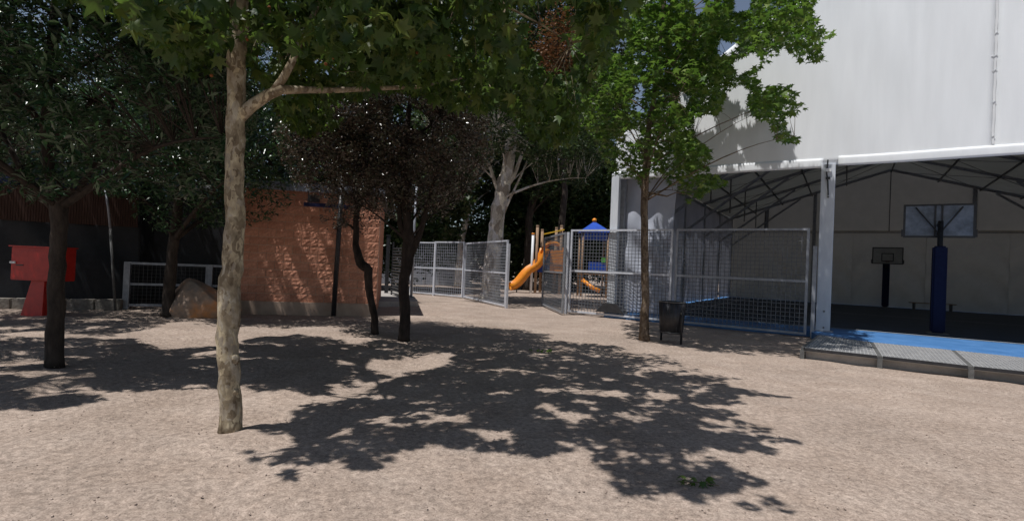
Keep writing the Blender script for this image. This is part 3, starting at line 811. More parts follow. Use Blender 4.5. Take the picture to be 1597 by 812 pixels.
mask_tree('rusty_tree', 'tree with rust brown foliage rising behind the playground', RB, [(880, 300), (875, 200), (870, 80)], [12, 10, 8, 4], M['bark_brown'],
          (RB.x - .4, RB.y, RB.y * .43), (2.8, 2, 4.6), 260, 20, .9, L_RUST, .24, 'oval', 121, limbs=7, limb_r=.12, start=.4)
backs = [(-26, 27, 9, 7, 'dark spreading tree at the far left beyond the black screen fence'),
         (-17, 30, 10, 7, 'dark tree beyond the screen fence above the boulder'),
         (-9, 33, 11, 7, 'dark tall tree beyond the brick building'),
         (-2, 44, 11, 7, 'dark tree far behind the mesh gate'), (3.5, 48, 26, 8, 'tall dark tree rising behind the rust brown foliage'),
         (6.5, 46, 10, 6, 'dark dense tree behind the playground slide'),
         (-38, 18, 9, 7, 'dark tree outside the left of the yard'),
         (14, 52, 10, 7, 'dark tree behind the blue roofed play tower')]
for i, (x, y, h, rr, lab) in enumerate(backs):
    b = Vector((x, y, 0))
    root = thing('background_tree', lab, 'tree', b, 0, 'dark trees closing the background')
    r = np.random.default_rng(200 + i)
    n = 2400 if h > 20 else 900
    d = r.normal(size=(n, 3)); d /= np.linalg.norm(d, axis=1, keepdims=True); d *= r.uniform(0, 1, (n, 1)) ** .33
    C = np.array([0, 0, h * .60]) + d * np.array([rr * .9, rr * .6, h * .62]); C = C[C[:, 2] > .6]
    px, _ = proj(C + np.array(b)); keep = np.ones(len(C), bool)
    if i == 0: pass
    C = C[keep]
    lv = spread(C, 20, .9, 210 + i, .8)
    obj('crown', leaf_mesh('crown', lv, .42, 'oval', L_BACK, .3, .6, 220 + i), None, root, kind='stuff')
    grow(root, [(0, 0, -.05), (.1, 0, 1.2), (0, .1, 2.6), (.2, 0, h * .55), (.2, .1, h * .9)], [.28, .22, .2, .15, .05], list(C[:60]), M['bark_brown'], 6, .1, .4, 230 + i, 8, .02)
# hedge / shrubs
def shrub(x, y, rx, ry, h, m, size, n, label, seed, z0=0.0):
    root = thing('shrub', label, 'shrub', (x, y, 0))
    r = np.random.default_rng(seed)
    d = r.normal(size=(n, 3)); d /= np.linalg.norm(d, axis=1, keepdims=True); d *= r.uniform(0, 1, (n, 1)) ** .35
    C = np.array([0, 0, h / 2 + z0]) + d * np.array([rx, ry, h / 2])
    lv = spread(C, 16, .35, seed + 1)
    lv = lv[lv[:, 2] > .03]
    obj('foliage', leaf_mesh('foliage', lv, size, 'oval', m, .2, .6, seed + 2), None, root, kind='stuff')
    st = MB()
    for k in range(6):
        a = random.uniform(0, 6.28); st.tube([(0.1 * math.cos(a), .1 * math.sin(a), 0), (rx * .3 * math.cos(a), ry * .3 * math.sin(a), z0 + h * .4), (rx * .55 * math.cos(a), ry * .55 * math.sin(a), z0 + h * .75)], [.03, .02, .008], 5)
    st.build('stems', M['bark_brown'], root)
p = gp(700, 444); shrub(p.x, p.y + 3, 2.8, 1.2, 2.6, L_BRIGHT, .2, 260, 'bright sunlit shrub above the fence between the two dark trunks and pale tree', 301, 2.2)
p = gp(868, 446); shrub(p.x, p.y + 6, 6.5, 2.0, 6.5, L_BACK, .28, 700, 'tall dark hedge shrub behind the slide and climbing frame', 311)
p = gp(780, 446); shrub(p.x - 1.0, p.y + 8, 5.0, 2.0, 6.5, L_BACK, .28, 600, 'tall dark hedge shrub behind the pale trunk', 321)
shrub(15, 48, 8, 2.0, 7, L_BACK, .3, 500, 'tall dark hedge shrub seen through the tent side mesh', 331)

# ------------------------------------------------------------------ tent
def tent():
    root = thing('sports_tent', 'large white fabric tent covering the blue basketball court, its front open', 'tent', (TO.x, TO.y, 0))
    o = Vector((TO.x, TO.y, 0))
    def q(s, d, z): return T(s, d, z) - o
    HW = 9.8; D = 23.0; zb = 5.36; ze = 6.85
    def outline(s):
        a = abs(s)
        if a > 4.5: return 10.5 - (a - 4.5) * .69
        return 12.1 - a * (1.6 / 4.5)
    def face(name, s0, s1, off, m, nz=10, z0=zb):
        nu = max(6, int((s1 - s0) * 6))
        def fn(u, v):
            s = s0 + (s1 - s0) * u
            top = outline(s); z = z0 + (top - z0) * v
            puff = .02 * math.sin(math.pi * u) * math.sin(math.pi * min(1, v * 1.2))
            wr = .006 * math.sin(s * 3.1 + z * 1.7) + .004 * math.sin(s * 9 + z * .7)
            edge = .012 * math.exp(-((u if s0 > 0 else 1 - u) * (s1 - s0) / .25) ** 2) * math.sin(z * 13)
            return q(s, off - puff + wr + edge, z)
        return sheet(name, fn, nu, 26, m, root, .02)
    face('facade_panel', -HW, 1.0, 0, M['white_fabric'])
    face('facade_panel', 1.0, HW, 0, M['white_fabric'])
    # seams
    for s, wd, lace in ((1.0, .05, True),):
        mb = MB(); z = zb + .3
        while z < outline(s) - .05:
            z2 = z + .35
            mb.beam(q(s + .008 * math.sin(z * 7), -.035, z), q(s + .008 * math.sin(z2 * 7), -.035, z2), wd, .008, E2)
            z = z2
        mb.build('seam', M['white_fabric'] if not lace else M['hem'], root)
        if lace:
            z = zb + .5
            lm = MB()
            while z < 11:
                lm.beam(q(s - .03, -.05, z), q(s + .035, -.05, z + random.uniform(.02, .07)), .012, .012)
                if random.random() < .4: lm.beam(q(s - random.uniform(.04, .12), -.035, z + .05 + random.uniform(-.1, .1)), q(s - .03, -.045, z), .012, .008)
                z += random.uniform(.35, 1.1)
            lm.build('lacing', M['seam'], root)
    # hem bands
    for s0, s1, dz in ((-HW - .05, -2.95, -.03), (-2.55, HW + .05, .02)):
        def fn(u, v, s0=s0, s1=s1, dz=dz):
            s = s0 + (s1 - s0) * u
            return q(s, -.045 - .006 * math.sin(v * math.pi) + .008 * math.sin(s * 2.3), zb - .06 + dz + .3 * v + .012 * math.sin(s * 1.1))
        sheet('hem', fn, 60, 4, M['white_fabric'], root, .012)
    # ridge / eaves outer roof skin (the same fabric, runs to the back)
    prof = [(-HW, ze), (-4.5, 10.5), (0, 12.1), (4.5, 10.5), (HW, ze)]
    for k in range(4):
        a, b = prof[k], prof[k + 1]
        sheet('roof_panel', lambda u, v, a=a, b=b: q(a[0] + (b[0] - a[0]) * u, .03 + (D - .03) * v, a[1] + (b[1] - a[1]) * u - .01), 4, 12, M['roof_fabric'], root, 0)
    # inner lining ceiling
    HI = HW - .12; zi = 6.0; zr = 9.05
    for sg in (-1, 1):
        for b in range(5):
            d0 = .15 + b * (D - .3) / 5; d1 = .15 + (b + 1) * (D - .3) / 5
            sheet('ceiling_panel', lambda u, v, sg=sg, d0=d0, d1=d1: q(sg * HI * (1 - u), d0 + (d1 - d0) * v, zi + (zr - zi) * u + .14 - .07 * math.sin(math.pi * v) - .05 * math.sin(math.pi * ((u * 5) % 1))), 25, 6, M['inner_fabric'], root, 0)
    # side walls
    for sg in (1,):
        sheet('side_wall', lambda u, v: q(sg * (HW - .01), D * u, FZ + (ze - FZ) * v), 20, 6, M['inner_fabric'], root, .02)
    # left side upper strip above the curtains
    sheet('side_wall', lambda u, v: q(-(HW - .01), D * u, 5.75 + (ze - 5.75) * v), 20, 4, M['inner_fabric'], root, .02)
    # back wall: gable, rail, curtains
    bw = MB(); n = 24
    def bfn(u, v):
        s = -HI + 2 * HI * u
        top = zr + .15 - abs(s) / HI * (zr - zi)
        return q(s, D - .1 + .03 * math.sin(s * 1.3), 5.05 + (top - 5.05) * v)
    sheet('gable_wall', bfn, 40, 8, M['inner_fabric'], root, 0)
    for k in range(5):
        s0 = -HI + k * 2 * HI / 5 - .012; s1 = s0 + 2 * HI / 5 + .024
        def cfn(u, v, s0=s0, s1=s1, k=k):
            s = s0 + (s1 - s0) * u
            z = FZ + .01 + 4.95 * v
            sagw = (1 - v) ** .6
            fold = .10 * sagw * math.sin(16 * (v + .35 * (u - .5) ** 2 * 4) + k) * math.exp(-abs(v - .45) * 1.2) + .05 * math.sin(s * 5 + k) * (1 - v)
            return q(s, D - .25 + fold + .02 * (k % 2), z)
        sheet('back_curtain', cfn, 24, 40, M['inner_fabric'], root, 0)
    MB().beam(q(-HI, D - .32, 5.02), q(HI, D - .32, 5.02), .06, .06).build('rail', M['galv_dark'], root)
    for s in (-4.2, -7.2, 0, 4.2, 7.5):
        top = zr + .05 - abs(s) / HI * (zr - zi)
        if s == 0: MB().beam(q(s, D - .35, 5.1), q(s, D - .35, top), .05, .05).build('gable_post', M['truss'], root)
        else: MB().beam(q(s, D - (.4 if s == -4.2 else .12), FZ if s == -4.2 else 5.1), q(s, D - (.4 if s == -4.2 else .12), top), .2, .2, E2).build('gable_post', M['galv_dark'], root)
    # frames: rafters as paired chords, knee braces, columns
    nb = 5
    for i in range(nb + 1):
        d = .35 + i * (D - .8) / nb
        for sg in (-1, 1):
            MB().beam(q(sg * HI, d, zi), q(0, d, zr), .14, .16, E2).build('rafter', M['galv_dark'], root)
            if i not in (0,):
                MB().beam(q(sg * HI, d, 3.9), q(sg * 5.1, d, zi + (zr - zi) * (1 - 5.1 / HI) - .1), .11, .12, E2).build('knee_brace', M['galv_dark'], root)
                MB().beam(q(sg * 7.3, d, 4.95), q(sg * 7.3, d, zi + (zr - zi) * (1 - 7.3 / HI)), .06, .06, E2).build('strut', M['truss'], root)
            MB().beam(q(sg * (HI - .1), d, FZ), q(sg * (HI - .1), d, zi), .2, .24, E2).build('column', M['galv'], root)
    for s in (-8, -6.2, -4.4, -2.4, 0, 2.4, 4.4, 6.2, 8):
        z = zi + (zr - zi) * (1 - abs(s) / HI) - .1
        MB().beam(q(s, .2, z), q(s, D - .3, z), .07, .08).build('purlin', M['truss'], root)
    for sg in (-1, 1):
        MB().beam(q(sg * (HI - .12), .2, zi - .12), q(sg * (HI - .12), D - .3, zi - .12), .14, .14).build('eave_beam', M['galv_dark'], root)
        # wind bracing cables
        mb = MB()
        for i in range(nb):
            d0 = .35 + i * (D - .8) / nb; d1 = d0 + (D - .8) / nb
            for a, b in ((9.2, 4.5), (4.5, 9.2), (4.5, .2), (.2, 4.5)):
                za = zi + (zr - zi) * (1 - a / HI) - .1; z2 = zi + (zr - zi) * (1 - b / HI) - .1
                mb.beam(q(sg * a, d0, za), q(sg * b, d1, z2), .02, .02)
        mb.build('bracing_cable', M['truss'], root)
    # front columns
    for s in (-2.8, 2.8):
        MB().beam(q(s, 0, FZ), q(s, 0, zb + .02), .38, .2, E2).build('front_column', M['column'], root, bevel=.012)
        bp = MB().box(q(s, 0, FZ + .015), (.55, .4, .03), Matrix.Rotation(math.atan2(E1.y, E1.x), 3, 'Z')); bp.build('base_plate', M['galv'], root)
        bl = MB()
        for z in (FZ + .12, FZ + .62, 4.35, 5.2):
            bl.tube([q(s + .02, -.105, z), q(s + .02, -.135, z)], .028, 8)
        bl.build('bolts', M['truss'], root)
        st = MB(); st.tube([q(s - .02, -.13, 5.5), q(s - .04, -.14, 5.1), q(s, -.13, 4.8), q(s + .02, -.13, 4.4)], .022, 6)
        st.box(q(s, -.15, 4.93), (.12, .05, .07), Matrix.Rotation(math.atan2(E1.y, E1.x), 3, 'Z')).build('strap', M['black_metal'], root)
        MB().box(q(s, -.14, 5.18), (.16, .05, .1), Matrix.Rotation(math.atan2(E1.y, E1.x), 3, 'Z')).build('ratchet', M['hem'], root)
    # corner column at the left with flared foot
    MB().beam(q(-HW + .05, -.02, FZ), q(-HW + .05, -.02, 5.5), .3, .22, E2).build('front_column', M['column'], root, bevel=.01)
    mb = MB(); mb.prism([(-.55, 0), (.6, 0), (.3, .35), (-.2, .35)], q(-HW + .05, -.3, FZ), E1, Vector((0, 0, 1)), E2, .5); mb.build('column_foot', M['black_metal'], root)
    # left side curtains: loose fabric, each bay one sheet, the first drawn forward and crumpled
    bays = [(.55, 4.6), (4.9, 9.2), (9.35, 13.6), (13.8, 18.1), (18.3, 22.6)]
    for k, (d0, d1) in enumerate(bays):
        def cfn(u, v, d0=d0, d1=d1, k=k):
            d = d0 + (d1 - d0) * u
            z = FZ + .06 + (5.85 - FZ) * v + (.0 if k else .0)
            amp = .07 if k == 0 else .035
            f = amp * math.sin(d * 5.3 + 1.5 * math.sin(z * .8 + k)) * (.3 + .7 * (1 - v)) + amp * .8 * math.sin(z * 2.1 + d * 2.2 + k)
            if k == 0: f += .10 * math.exp(-((z - 2.4) ** 2) / 1.2) * math.sin((d + z * .7) * 4.0)
            return q(-HW + .28 + f, d, z)
        sheet('side_curtain', cfn, 44, 40, M['curtain'], root, 0)
    M['front_curtain'] = mat('pale_front_curtain', (0.46, 0.49, 0.57), (0.58, 0.61, 0.70), scale=0.9, rough=0.45, bump=0.01, bscale=1.8)
    add_transl(M['front_curtain'], .25, (.55, .6, .72))
    def ffn(u, v):
        s = -HW + .25 + 1.95 * u; z = FZ + .05 + (5.3 - FZ) * v
        f = .05 * math.sin(s * 7 + 1.2 * math.sin(z * .9)) + .09 * math.exp(-((z - 2.2) ** 2) / 1.6) * math.sin((s * 1.2 + z * .8) * 4.2) + .03 * math.sin(z * 3 + s * 2)
        return q(s + .04 * math.sin(z * 1.4), .42 + f, z)
    sheet('front_curtain', ffn, 30, 50, M['front_curtain'], root, 0)
    return root
tent_root = tent()

# court floor
def flat(name, pts, z, m, h=.0, **k):
    mb = MB(); n = len(pts)
    v = [(p[0], p[1], z) for p in pts] + [(p[0], p[1], z - h) for p in pts]
    fs = [tuple(range(n))] + ([tuple(range(n, 2 * n))[::-1]] + [(i, n + i, n + (i + 1) % n, (i + 1) % n) for i in range(n)] if h else [])
    mb.add(v, fs); return mb.build(name, m, **k)
front_r = gp(1597, 558, FZ); back_l = gp(1278, 524, FZ)
deckdir = (front_r - back_l).normalized()
court = [T(-10.0, -.12, 0), T(-10.0, 23.2, 0), T(10.1, 23.2, 0), T(10.1, 0, 0), back_l + deckdir * 13, back_l, T(-3.1, -.42, 0), T(-3.1, -.12, 0)]
flat('court_floor', court, FZ, M['court'], .28, kind='structure')
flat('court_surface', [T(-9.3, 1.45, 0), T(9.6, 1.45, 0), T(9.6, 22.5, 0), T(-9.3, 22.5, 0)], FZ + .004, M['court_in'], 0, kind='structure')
def line_strip(a, b, w_=.06):
    a = Vector(a); b = Vector(b); d = (b - a).normalized(); nrm = Vector((-d.y, d.x, 0)) * w_ / 2
    return flat('court_line', [a + nrm, b + nrm, b - nrm, a - nrm], FZ + .008, M['line'], 0, kind='structure')
line_strip(T(-8, 1.6, 0), T(8, 1.6, 0)); line_strip(T(-8, 1.7, 0), T(-8, 21.5, 0)); line_strip(T(8, 1.7, 0), T(8, 21.5, 0)); line_strip(T(-7.9, 11.5, 0), T(7.9, 11.5, 0))

# grating deck / ramp in front of the court
def deck():
    A = gp(1251, 544, FZ + .012); B = back_l + Vector((0, 0, .012)) + deckdir * .0
    Fr = gp(1597, 579.5, FZ + .012); fd = (Fr - A).normalized()
    root = thing('grating_deck', 'low grey steel grating deck along the open tent front at the right edge', 'deck', (A.x, A.y, 0))
    o = Vector((A.x, A.y, 0))
    # joints along the front, measured
    fr = [A, gp(1372, 557, FZ + .012), gp(1514, 573, FZ + .012)]
    bk = [B, gp(1359, 535, FZ + .012), gp(1486, 547.5, FZ + .012)]
    L = (fr[2] - fr[1]).length
    for k in range(3): fr.append(fr[-1] + fd * L); bk.append(bk[-1] + deckdir * L)
    zt = FZ + .03
    for k in range(len(fr) - 1):
        a, b, c, d = fr[k].copy(), fr[k + 1].copy(), bk[k + 1].copy(), bk[k].copy()
        g = fd * .05
        a += g; b -= g; c -= g; d += g
        for pnt in (a, b, c, d): pnt.z = zt
        def L4(u, v): return (a.lerp(b, u)).lerp(d.lerp(c, u), v) - o
        pl = MB(); pts = [a, b, c, d]
        pl.add([p_ - o - Vector((0, 0, .02)) for p_ in pts] + [p_ - o - Vector((0, 0, .06)) for p_ in pts], [(0, 1, 2, 3), (4, 7, 6, 5), (0, 4, 5, 1), (1, 5, 6, 2), (2, 6, 7, 3), (3, 7, 4, 0)])
        panel = pl.build('deck_panel', M['deck_base'], root)
        gr = MB(); nu = int((b - a).length / .07); nv = int((d - a).length / .12)
        for i in range(nu + 1): gr.beam(L4(i / nu, 0), L4(i / nu, 1), .012, .03)
        for j in range(nv + 1): gr.beam(L4(0, j / nv), L4(1, j / nv), .010, .024)
        gr.build('grating_bars', M['grating'], panel, kind='stuff')
        MB().beam(L4(0, -.012) + Vector((0, 0, -.01)), L4(1, -.012) + Vector((0, 0, -.01)), .05, .06).build('edge_angle', M['black_metal'], panel)
        MB().beam(fr[k + 1] - o - Vector((0, 0, .0)), bk[k + 1] - o, .09, .05).build('joint_bar', M['truss'], root)
    MB().beam(fr[0] - o, bk[0] - o, .06, .06).build('joint_bar', M['truss'], root)
    for k, f in enumerate(fr):
        MB().beam(f - o + Vector((0, -.01, -.03)), Vector((f.x - o.x, f.y - o.y - .01, -.03)), .09, .07).build('leg', M['truss'], root)
    back = MB(); a = fr[0] + fd * .08 + Vector((.05, .09, 0)); b = fr[-1] + Vector((.05, .09, 0))
    back.beam(Vector((a.x, a.y, .07)) - o, Vector((b.x, b.y, .07)) - o, .05, .2).build('riser', M['concrete'], root)
deck()

# ------------------------------------------------------------------ basketball hoops
def hoop(base, facing, front, label, bw=1.85, bh=1.1, zb_=3.0, arm=.9):
    yaw = math.atan2(facing.y, facing.x) - math.pi / 2       # local +y = facing
    root = thing('basketball_hoop', label, 'basketball hoop', base, yaw)
    H = zb_ + bh * .45
    z0 = 0
    MB().tube([(0, 0, z0), (0, 0, H)], .075, 12).build('post', M['black_metal'], root, smooth=True)
    MB().box((0, 0, 1.42 + .02), (.37, .37, 2.8)).build('pad', M['pad'], root, bevel=.05)
    MB().box((0, 0, .015), (.55, .55, .03)).build('base_plate', M['truss'], root)
    bd = MB().box((0, arm, zb_ + bh / 2), (bw, .03, bh)).build('backboard', M['board'] if front else M['board2'], root)
    fr = MB()
    for z in (zb_, zb_ + bh): fr.box((0, arm, z), (bw + .08, .06, .06))
    for x in (-bw / 2 - .01, bw / 2 + .01): fr.box((x, arm, zb_ + bh / 2), (.06, .058, bh - .06))
    fr.build('frame', M['black_metal'], bd)
    sq = MB(); yy = arm + .022
    for z in (zb_ + .16, zb_ + .62): sq.box((0, yy, z), (.62, .012, .05))
    for x in (-.29, .29): sq.box((x, yy, zb_ + .39), (.05, .012, .41))
    sq.build('target_square', M['black_metal'], bd)
    br = MB()
    br.beam((0, 0, H - .1), (0, arm - .03, H - .1), .08, .08); br.beam((0, 0, zb_ - .3), (0, arm - .03, zb_ + .12), .07, .07)
    for x in (-.09, .09): br.beam((x, arm - .05, zb_ - .02), (x, arm - .05, zb_ + bh - .02), .04, .05, Vector((0, 1, 0)))
    for x in (-1, 1): br.beam((x * .03, arm * .55, zb_ + .12), (x * bw * .34, arm - .04, zb_ + bh - .08), .035, .04)
    br.build('brace', M['black_metal'], root)
    rim = MB(); cx, cy, cz = 0, arm + .38, zb_ + .13
    rim.tube([(cx + .23 * math.cos(a), cy + .23 * math.sin(a), cz) for a in [i * math.pi / 8 for i in range(17)]], .012, 6, False)
    rim.box((0, arm + .08, cz - .02), (.2, .13, .04)); rim.build('rim', M['rust'], root)
    for x in (-bw / 2 - .06, bw / 2 + .06): MB().box((x, arm, zb_ + .12), (.06, .05, .24)).build('corner_pad', M['black_metal'], root)
    return root
HB1 = gp(1466, 523, FZ) + E2 * .65; HB2 = gp(1380, 479, FZ)
hoop(HB1, E2, True, 'near basketball hoop on a blue padded post, seen from behind its backboard', 1.80, 1.06, 3.18, .5)
M['board2'] = mat('far_backboard', (0.30, 0.30, 0.29), (0.40, 0.40, 0.38), scale=2, rough=0.5)
hoop(HB2, -E2, False, 'small far basketball hoop at the back of the court facing the camera', 1.5, .98, 2.75, .9)
def bench():
    a = gp(1418, 482, FZ); b = gp(1490, 486, FZ)
    c = (a + b) / 2; yaw = math.atan2((b - a).y, (b - a).x)
    root = thing('bench', 'long low wooden bench at the back wall behind the hoop post', 'bench', (c.x, c.y, FZ), yaw)
    L = (b - a).length
    MB().box((0, 0, .42), (L, .28, .05)).build('seat', M['wood'], root, bevel=.01)
    for x in (-L * .4, 0, L * .4): MB().box((x, 0, .2), (.08, .24, .39)).build('leg', M['truss'], root)
bench()

# ------------------------------------------------------------------ mesh fences and gates
def fence_panel(a, b, h, label, cat='fence', name='mesh_fence', mid=.5, step=.13, z0=.08, posts=(), post_h=None, fw=.07, group=None, postw=.1, m=None, wr=.0095, wm_=None):
    m = m or M['galv']
    a = Vector((a.x, a.y, 0)); b = Vector((b.x, b.y, 0))
    L = (b - a).length; yaw = math.atan2(b.y - a.y, b.x - a.x)
    root = thing(name, label, cat, a, yaw, group)
    MB().box((L / 2, 0, h - fw / 2), (L, fw, fw)).build('top_rail', m, root)
    MB().box((L / 2, 0, z0 + fw / 2), (L, fw, fw)).build('bottom_rail', m, root)
    MB().box((L / 2, 0, z0 + (h - z0) * mid), (L - 2 * fw, fw * .9, fw)).build('middle_rail', m, root)
    for x in (fw / 2, L - fw / 2): MB().box((x, 0, (z0 + h) / 2), (fw + .002, fw + .002, h - z0 + .004)).build('upright', m, root)
    wm = MB()
    n = max(2, int(round((L - 2 * fw) / step)))
    for i in range(1, n):
        x = fw + (L - 2 * fw) * i / n; wm.box((x, -.006, (z0 + h) / 2), (wr * 2, .010, h - z0 - fw))
    k = max(2, int(round((h - z0) / step)))
    for j in range(1, k):
        z = z0 + (h - z0) * j / k; wm.box((L / 2, .006, z), (L - fw, .010, wr * 2))
    wm.build('wire_grid', wm_ or M['wire'], root, kind='stuff')
    for px_ in posts:
        MB().box((px_, 0, (post_h or h) / 2 - .05), (postw, postw, (post_h or h) + .1)).build('post', m, root)
    return root
FA = gp(886, 489); FB = gp(1257, 526); fd_ = (FB - FA).normalized(); FL = (FB - FA).length
hA = hz(FA, 888, 356); hB = hz(FB, 1258, 358)
s1 = FL * .0
J = gp(1048, 505); jl = (J - FA).dot(fd_)
hm = (hA + hB) / 2
fence_panel(FA, FA + fd_ * (jl - .06), hm, 'tall mesh fence panel beside the open gate at the tent corner', mid=.5, posts=(-.12,), post_h=hm - .1, m=M['silver'], group='tall mesh panels closing the tent front')
fence_panel(FA + fd_ * (jl + .06), FB, hm, 'wide tall mesh fence panel behind the litter bin, closing the tent front', mid=.5, posts=((FB - FA).length - jl + .10,), post_h=hm - .55, group='tall mesh panels closing the tent front')
mbk = MB()
# open gate leaves
G1a = gp(723, 465); G1b = gp(788, 480)
fence_panel(G1a, G1b, hz(G1b, 793, 374), 'silver mesh gate leaf standing open in front of the pale trunk', 'gate', 'mesh_gate', .5, .13, .06, posts=(0.0, (G1b - G1a).length + .1), post_h=hz(G1b, 793, 380), m=M['silver'], wm_=M['galv'])
G2a = gp(845, 477); G2b = gp(877, 491)
fence_panel(G2a, G2b, hz(G2b, 881, 362), 'dark mesh gate leaf seen edge on beside the slide', 'gate', 'mesh_gate', .5, .13, .06, m=M['galv_dark'])
# fence beyond, left of the gate
F0 = gp(592, 452); F1 = gp(648, 458); F1b = gp(676, 461)
fence_panel(gp(640, 457.5), gp(676, 460.5), hz(F1, 648, 377), 'short mesh fence bay just right of the black slatted gate', 'fence', 'mesh_fence', .5, .15, .06, posts=(0.,), group='mesh fence between yard and playground', m=M['silver'], wm_=M['galv'])
fence_panel(gp(676, 460.5), gp(721, 465), hz(F1b, 676, 376), 'mesh fence bay next to the open gate post', 'fence', 'mesh_fence', .5, .15, .06, posts=(0.,), group='mesh fence between yard and playground', m=M['silver'], wm_=M['galv'])
# grey mesh fence at left
H0 = gp(196, 481); H1 = gp(322, 482); H2 = gp(385, 483)
hh = hz(H0, 196, 408)
fence_panel(H0, H1, hh, 'low grey mesh fence panel behind the boulder', 'fence', 'mesh_fence', .5, .11, .08, posts=(.0,), postw=.16, group=None, wr=.006, wm_=M['black_metal'])
fence_panel(H1 + (H2 - H1).normalized() * .05, H2, hh, 'low grey mesh fence panel between boulder and brick building', 'fence', 'mesh_fence', .5, .11, .08, posts=(.02,), postw=.12, group=None, wr=.006, wm_=M['black_metal'])

# ------------------------------------------------------------------ left background: screen fence, kerb, wall behind
def screens():
    K0 = gp(-330, 478); K1 = gp(190, 482)
    d = (K1 - K0).normalized(); nrm = Vector((-d.y, d.x, 0))
    a = K0 + nrm * .35; L = (K1 - K0).length
    root = thing('screen_fence', 'dark fence of black screening net with brown reed above, behind the red cabinet', 'fence', a)
    def q(s, off, z): return d * s + nrm * off + Vector((0, 0, z))
    def fn(u, v):
        s = u * (L + .3); z = .1 + 2.6 * v
        return q(s, .05 * math.sin(s * 1.7 + z * 1.3) * math.sin(math.pi * v) + .03 * math.sin(s * 5 + z * 3), z - .1 * math.sin(s * 1.3) ** 2 * v)
    sheet('screen_net', fn, 90, 16, M['tarp'], root, .003)
    s = .0; mb = MB(); cnt = 0
    while s < L + .2:
        w_ = random.uniform(.05, .075)
        z1 = 3.55 + random.uniform(-.05, .06)
        if s > L - 7 and cnt < 110:
            MB().box(q(s + w_ / 2, -.10, (2.5 + z1) / 2), (w_ * .86, .03, z1 - 2.5), Matrix.Rotation(math.atan2(d.y, d.x), 3, 'Z')).build('reed', M['reed'], root); cnt += 1
        else: mb.box(q(s + w_ / 2, -.10, (2.5 + z1) / 2), (w_ * .86, .03, z1 - 2.5), Matrix.Rotation(math.atan2(d.y, d.x), 3, 'Z'))
        s += w_
    mb.build('reeds', M['reed'], root, kind='stuff')
    sheet('tarp_strip', lambda u, v: q(u * (L + .2), .2 + .1 * math.sin(u * 40) * v, 3.5 + .7 * v + .1 * math.sin(u * 22)), 60, 6, M['bluetarp'], root, .01)
    for s in np.arange(.3, L + .3, 2.4): MB().tube([q(s, .25, -.05), q(s, .25, 4.5)], .03, 8).build('post', M['truss'], root)
    # steel pole with a bent pale top
    p = gp(172, 484); p2 = Vector((p.x, p.y + .2, 0))
    rp = thing('bent_pole', 'thin pole with a pale bent upper end rising in front of the screen fence', 'pole', p2)
    t1 = ray(172, 357) * (p2.y / ray(172, 357).y) + Vector((0, 0, CAMH)) - p2
    MB().tube([(0, 0, -.05), t1 * .5, t1], .035, 10).build('lower_tube', M['truss'], rp, smooth=True)
    t1 = ray(172, 357) * (p2.y / ray(172, 357).y) + Vector((0, 0, CAMH)) - p2; t2 = ray(163, 288) * (p2.y / ray(163, 288).y) + Vector((0, 0, CAMH)) - p2
    MB().tube([t1, t1.lerp(t2, .5) + Vector((.02, 0, 0)), t2], .03, 10).build('upper_tube', M['galv'], rp, smooth=True)
    # dark wall behind the mesh fence
    a2 = gp(176, 480) + Vector((0, .9, 0)); b2 = gp(392, 484) + Vector((0, .8, 0)); dd = (b2 - a2).normalized(); LL = (b2 - a2).length
    rt = thing('screen_fence', 'black screening net behind the low grey mesh fence and boulder', 'fence', a2)
    n2 = Vector((-dd.y, dd.x, 0))
    sheet('screen_net', lambda u, v: dd * (u * LL) + n2 * (.05 * math.sin(u * 19 + v * 5) * (.3 + v * .7)) + Vector((0, 0, .05 + 4.0 * v)), 60, 14, M['tarp'], rt, .012)
    for s in np.linspace(.1, LL - .1, 4): MB().tube([dd * s + n2 * .12 + Vector((0, 0, -.05)), dd * s + n2 * .12 + Vector((0, 0, 4.1))], .035, 8).build('post', M['truss'], rt)
    # stone kerb
    rk = thing('stone_kerb', 'low rough stone kerb under the black screen fence', 'kerb', Vector((K0.x, K0.y, 0)))
    s = 0
    rot = Matrix.Rotation(math.atan2(d.y, d.x), 3, 'Z')
    while s < L - .1:
        w_ = random.uniform(.45, .7); w_ = min(w_, L - s)
        MB().box(d * (s + w_ / 2) + nrm * random.uniform(-.012, .012) + Vector((0, 0, .13)), (w_ - .02, .34, .33 + random.uniform(-.02, .02)), rot).build('stone', M['kerb'], rk, bevel=.025)
        s += w_
    r2 = thing('stone_kerb', 'short stone kerb end turning back beside the grey mesh fence', 'kerb', Vector((K1.x, K1.y, 0)))
    for k in range(2): MB().box(nrm * (.45 + k * .5) + d * -.17 + Vector((0, 0, .13)), (.32, .47, .32), rot).build('stone', M['kerb'], r2, bevel=.025)
screens()

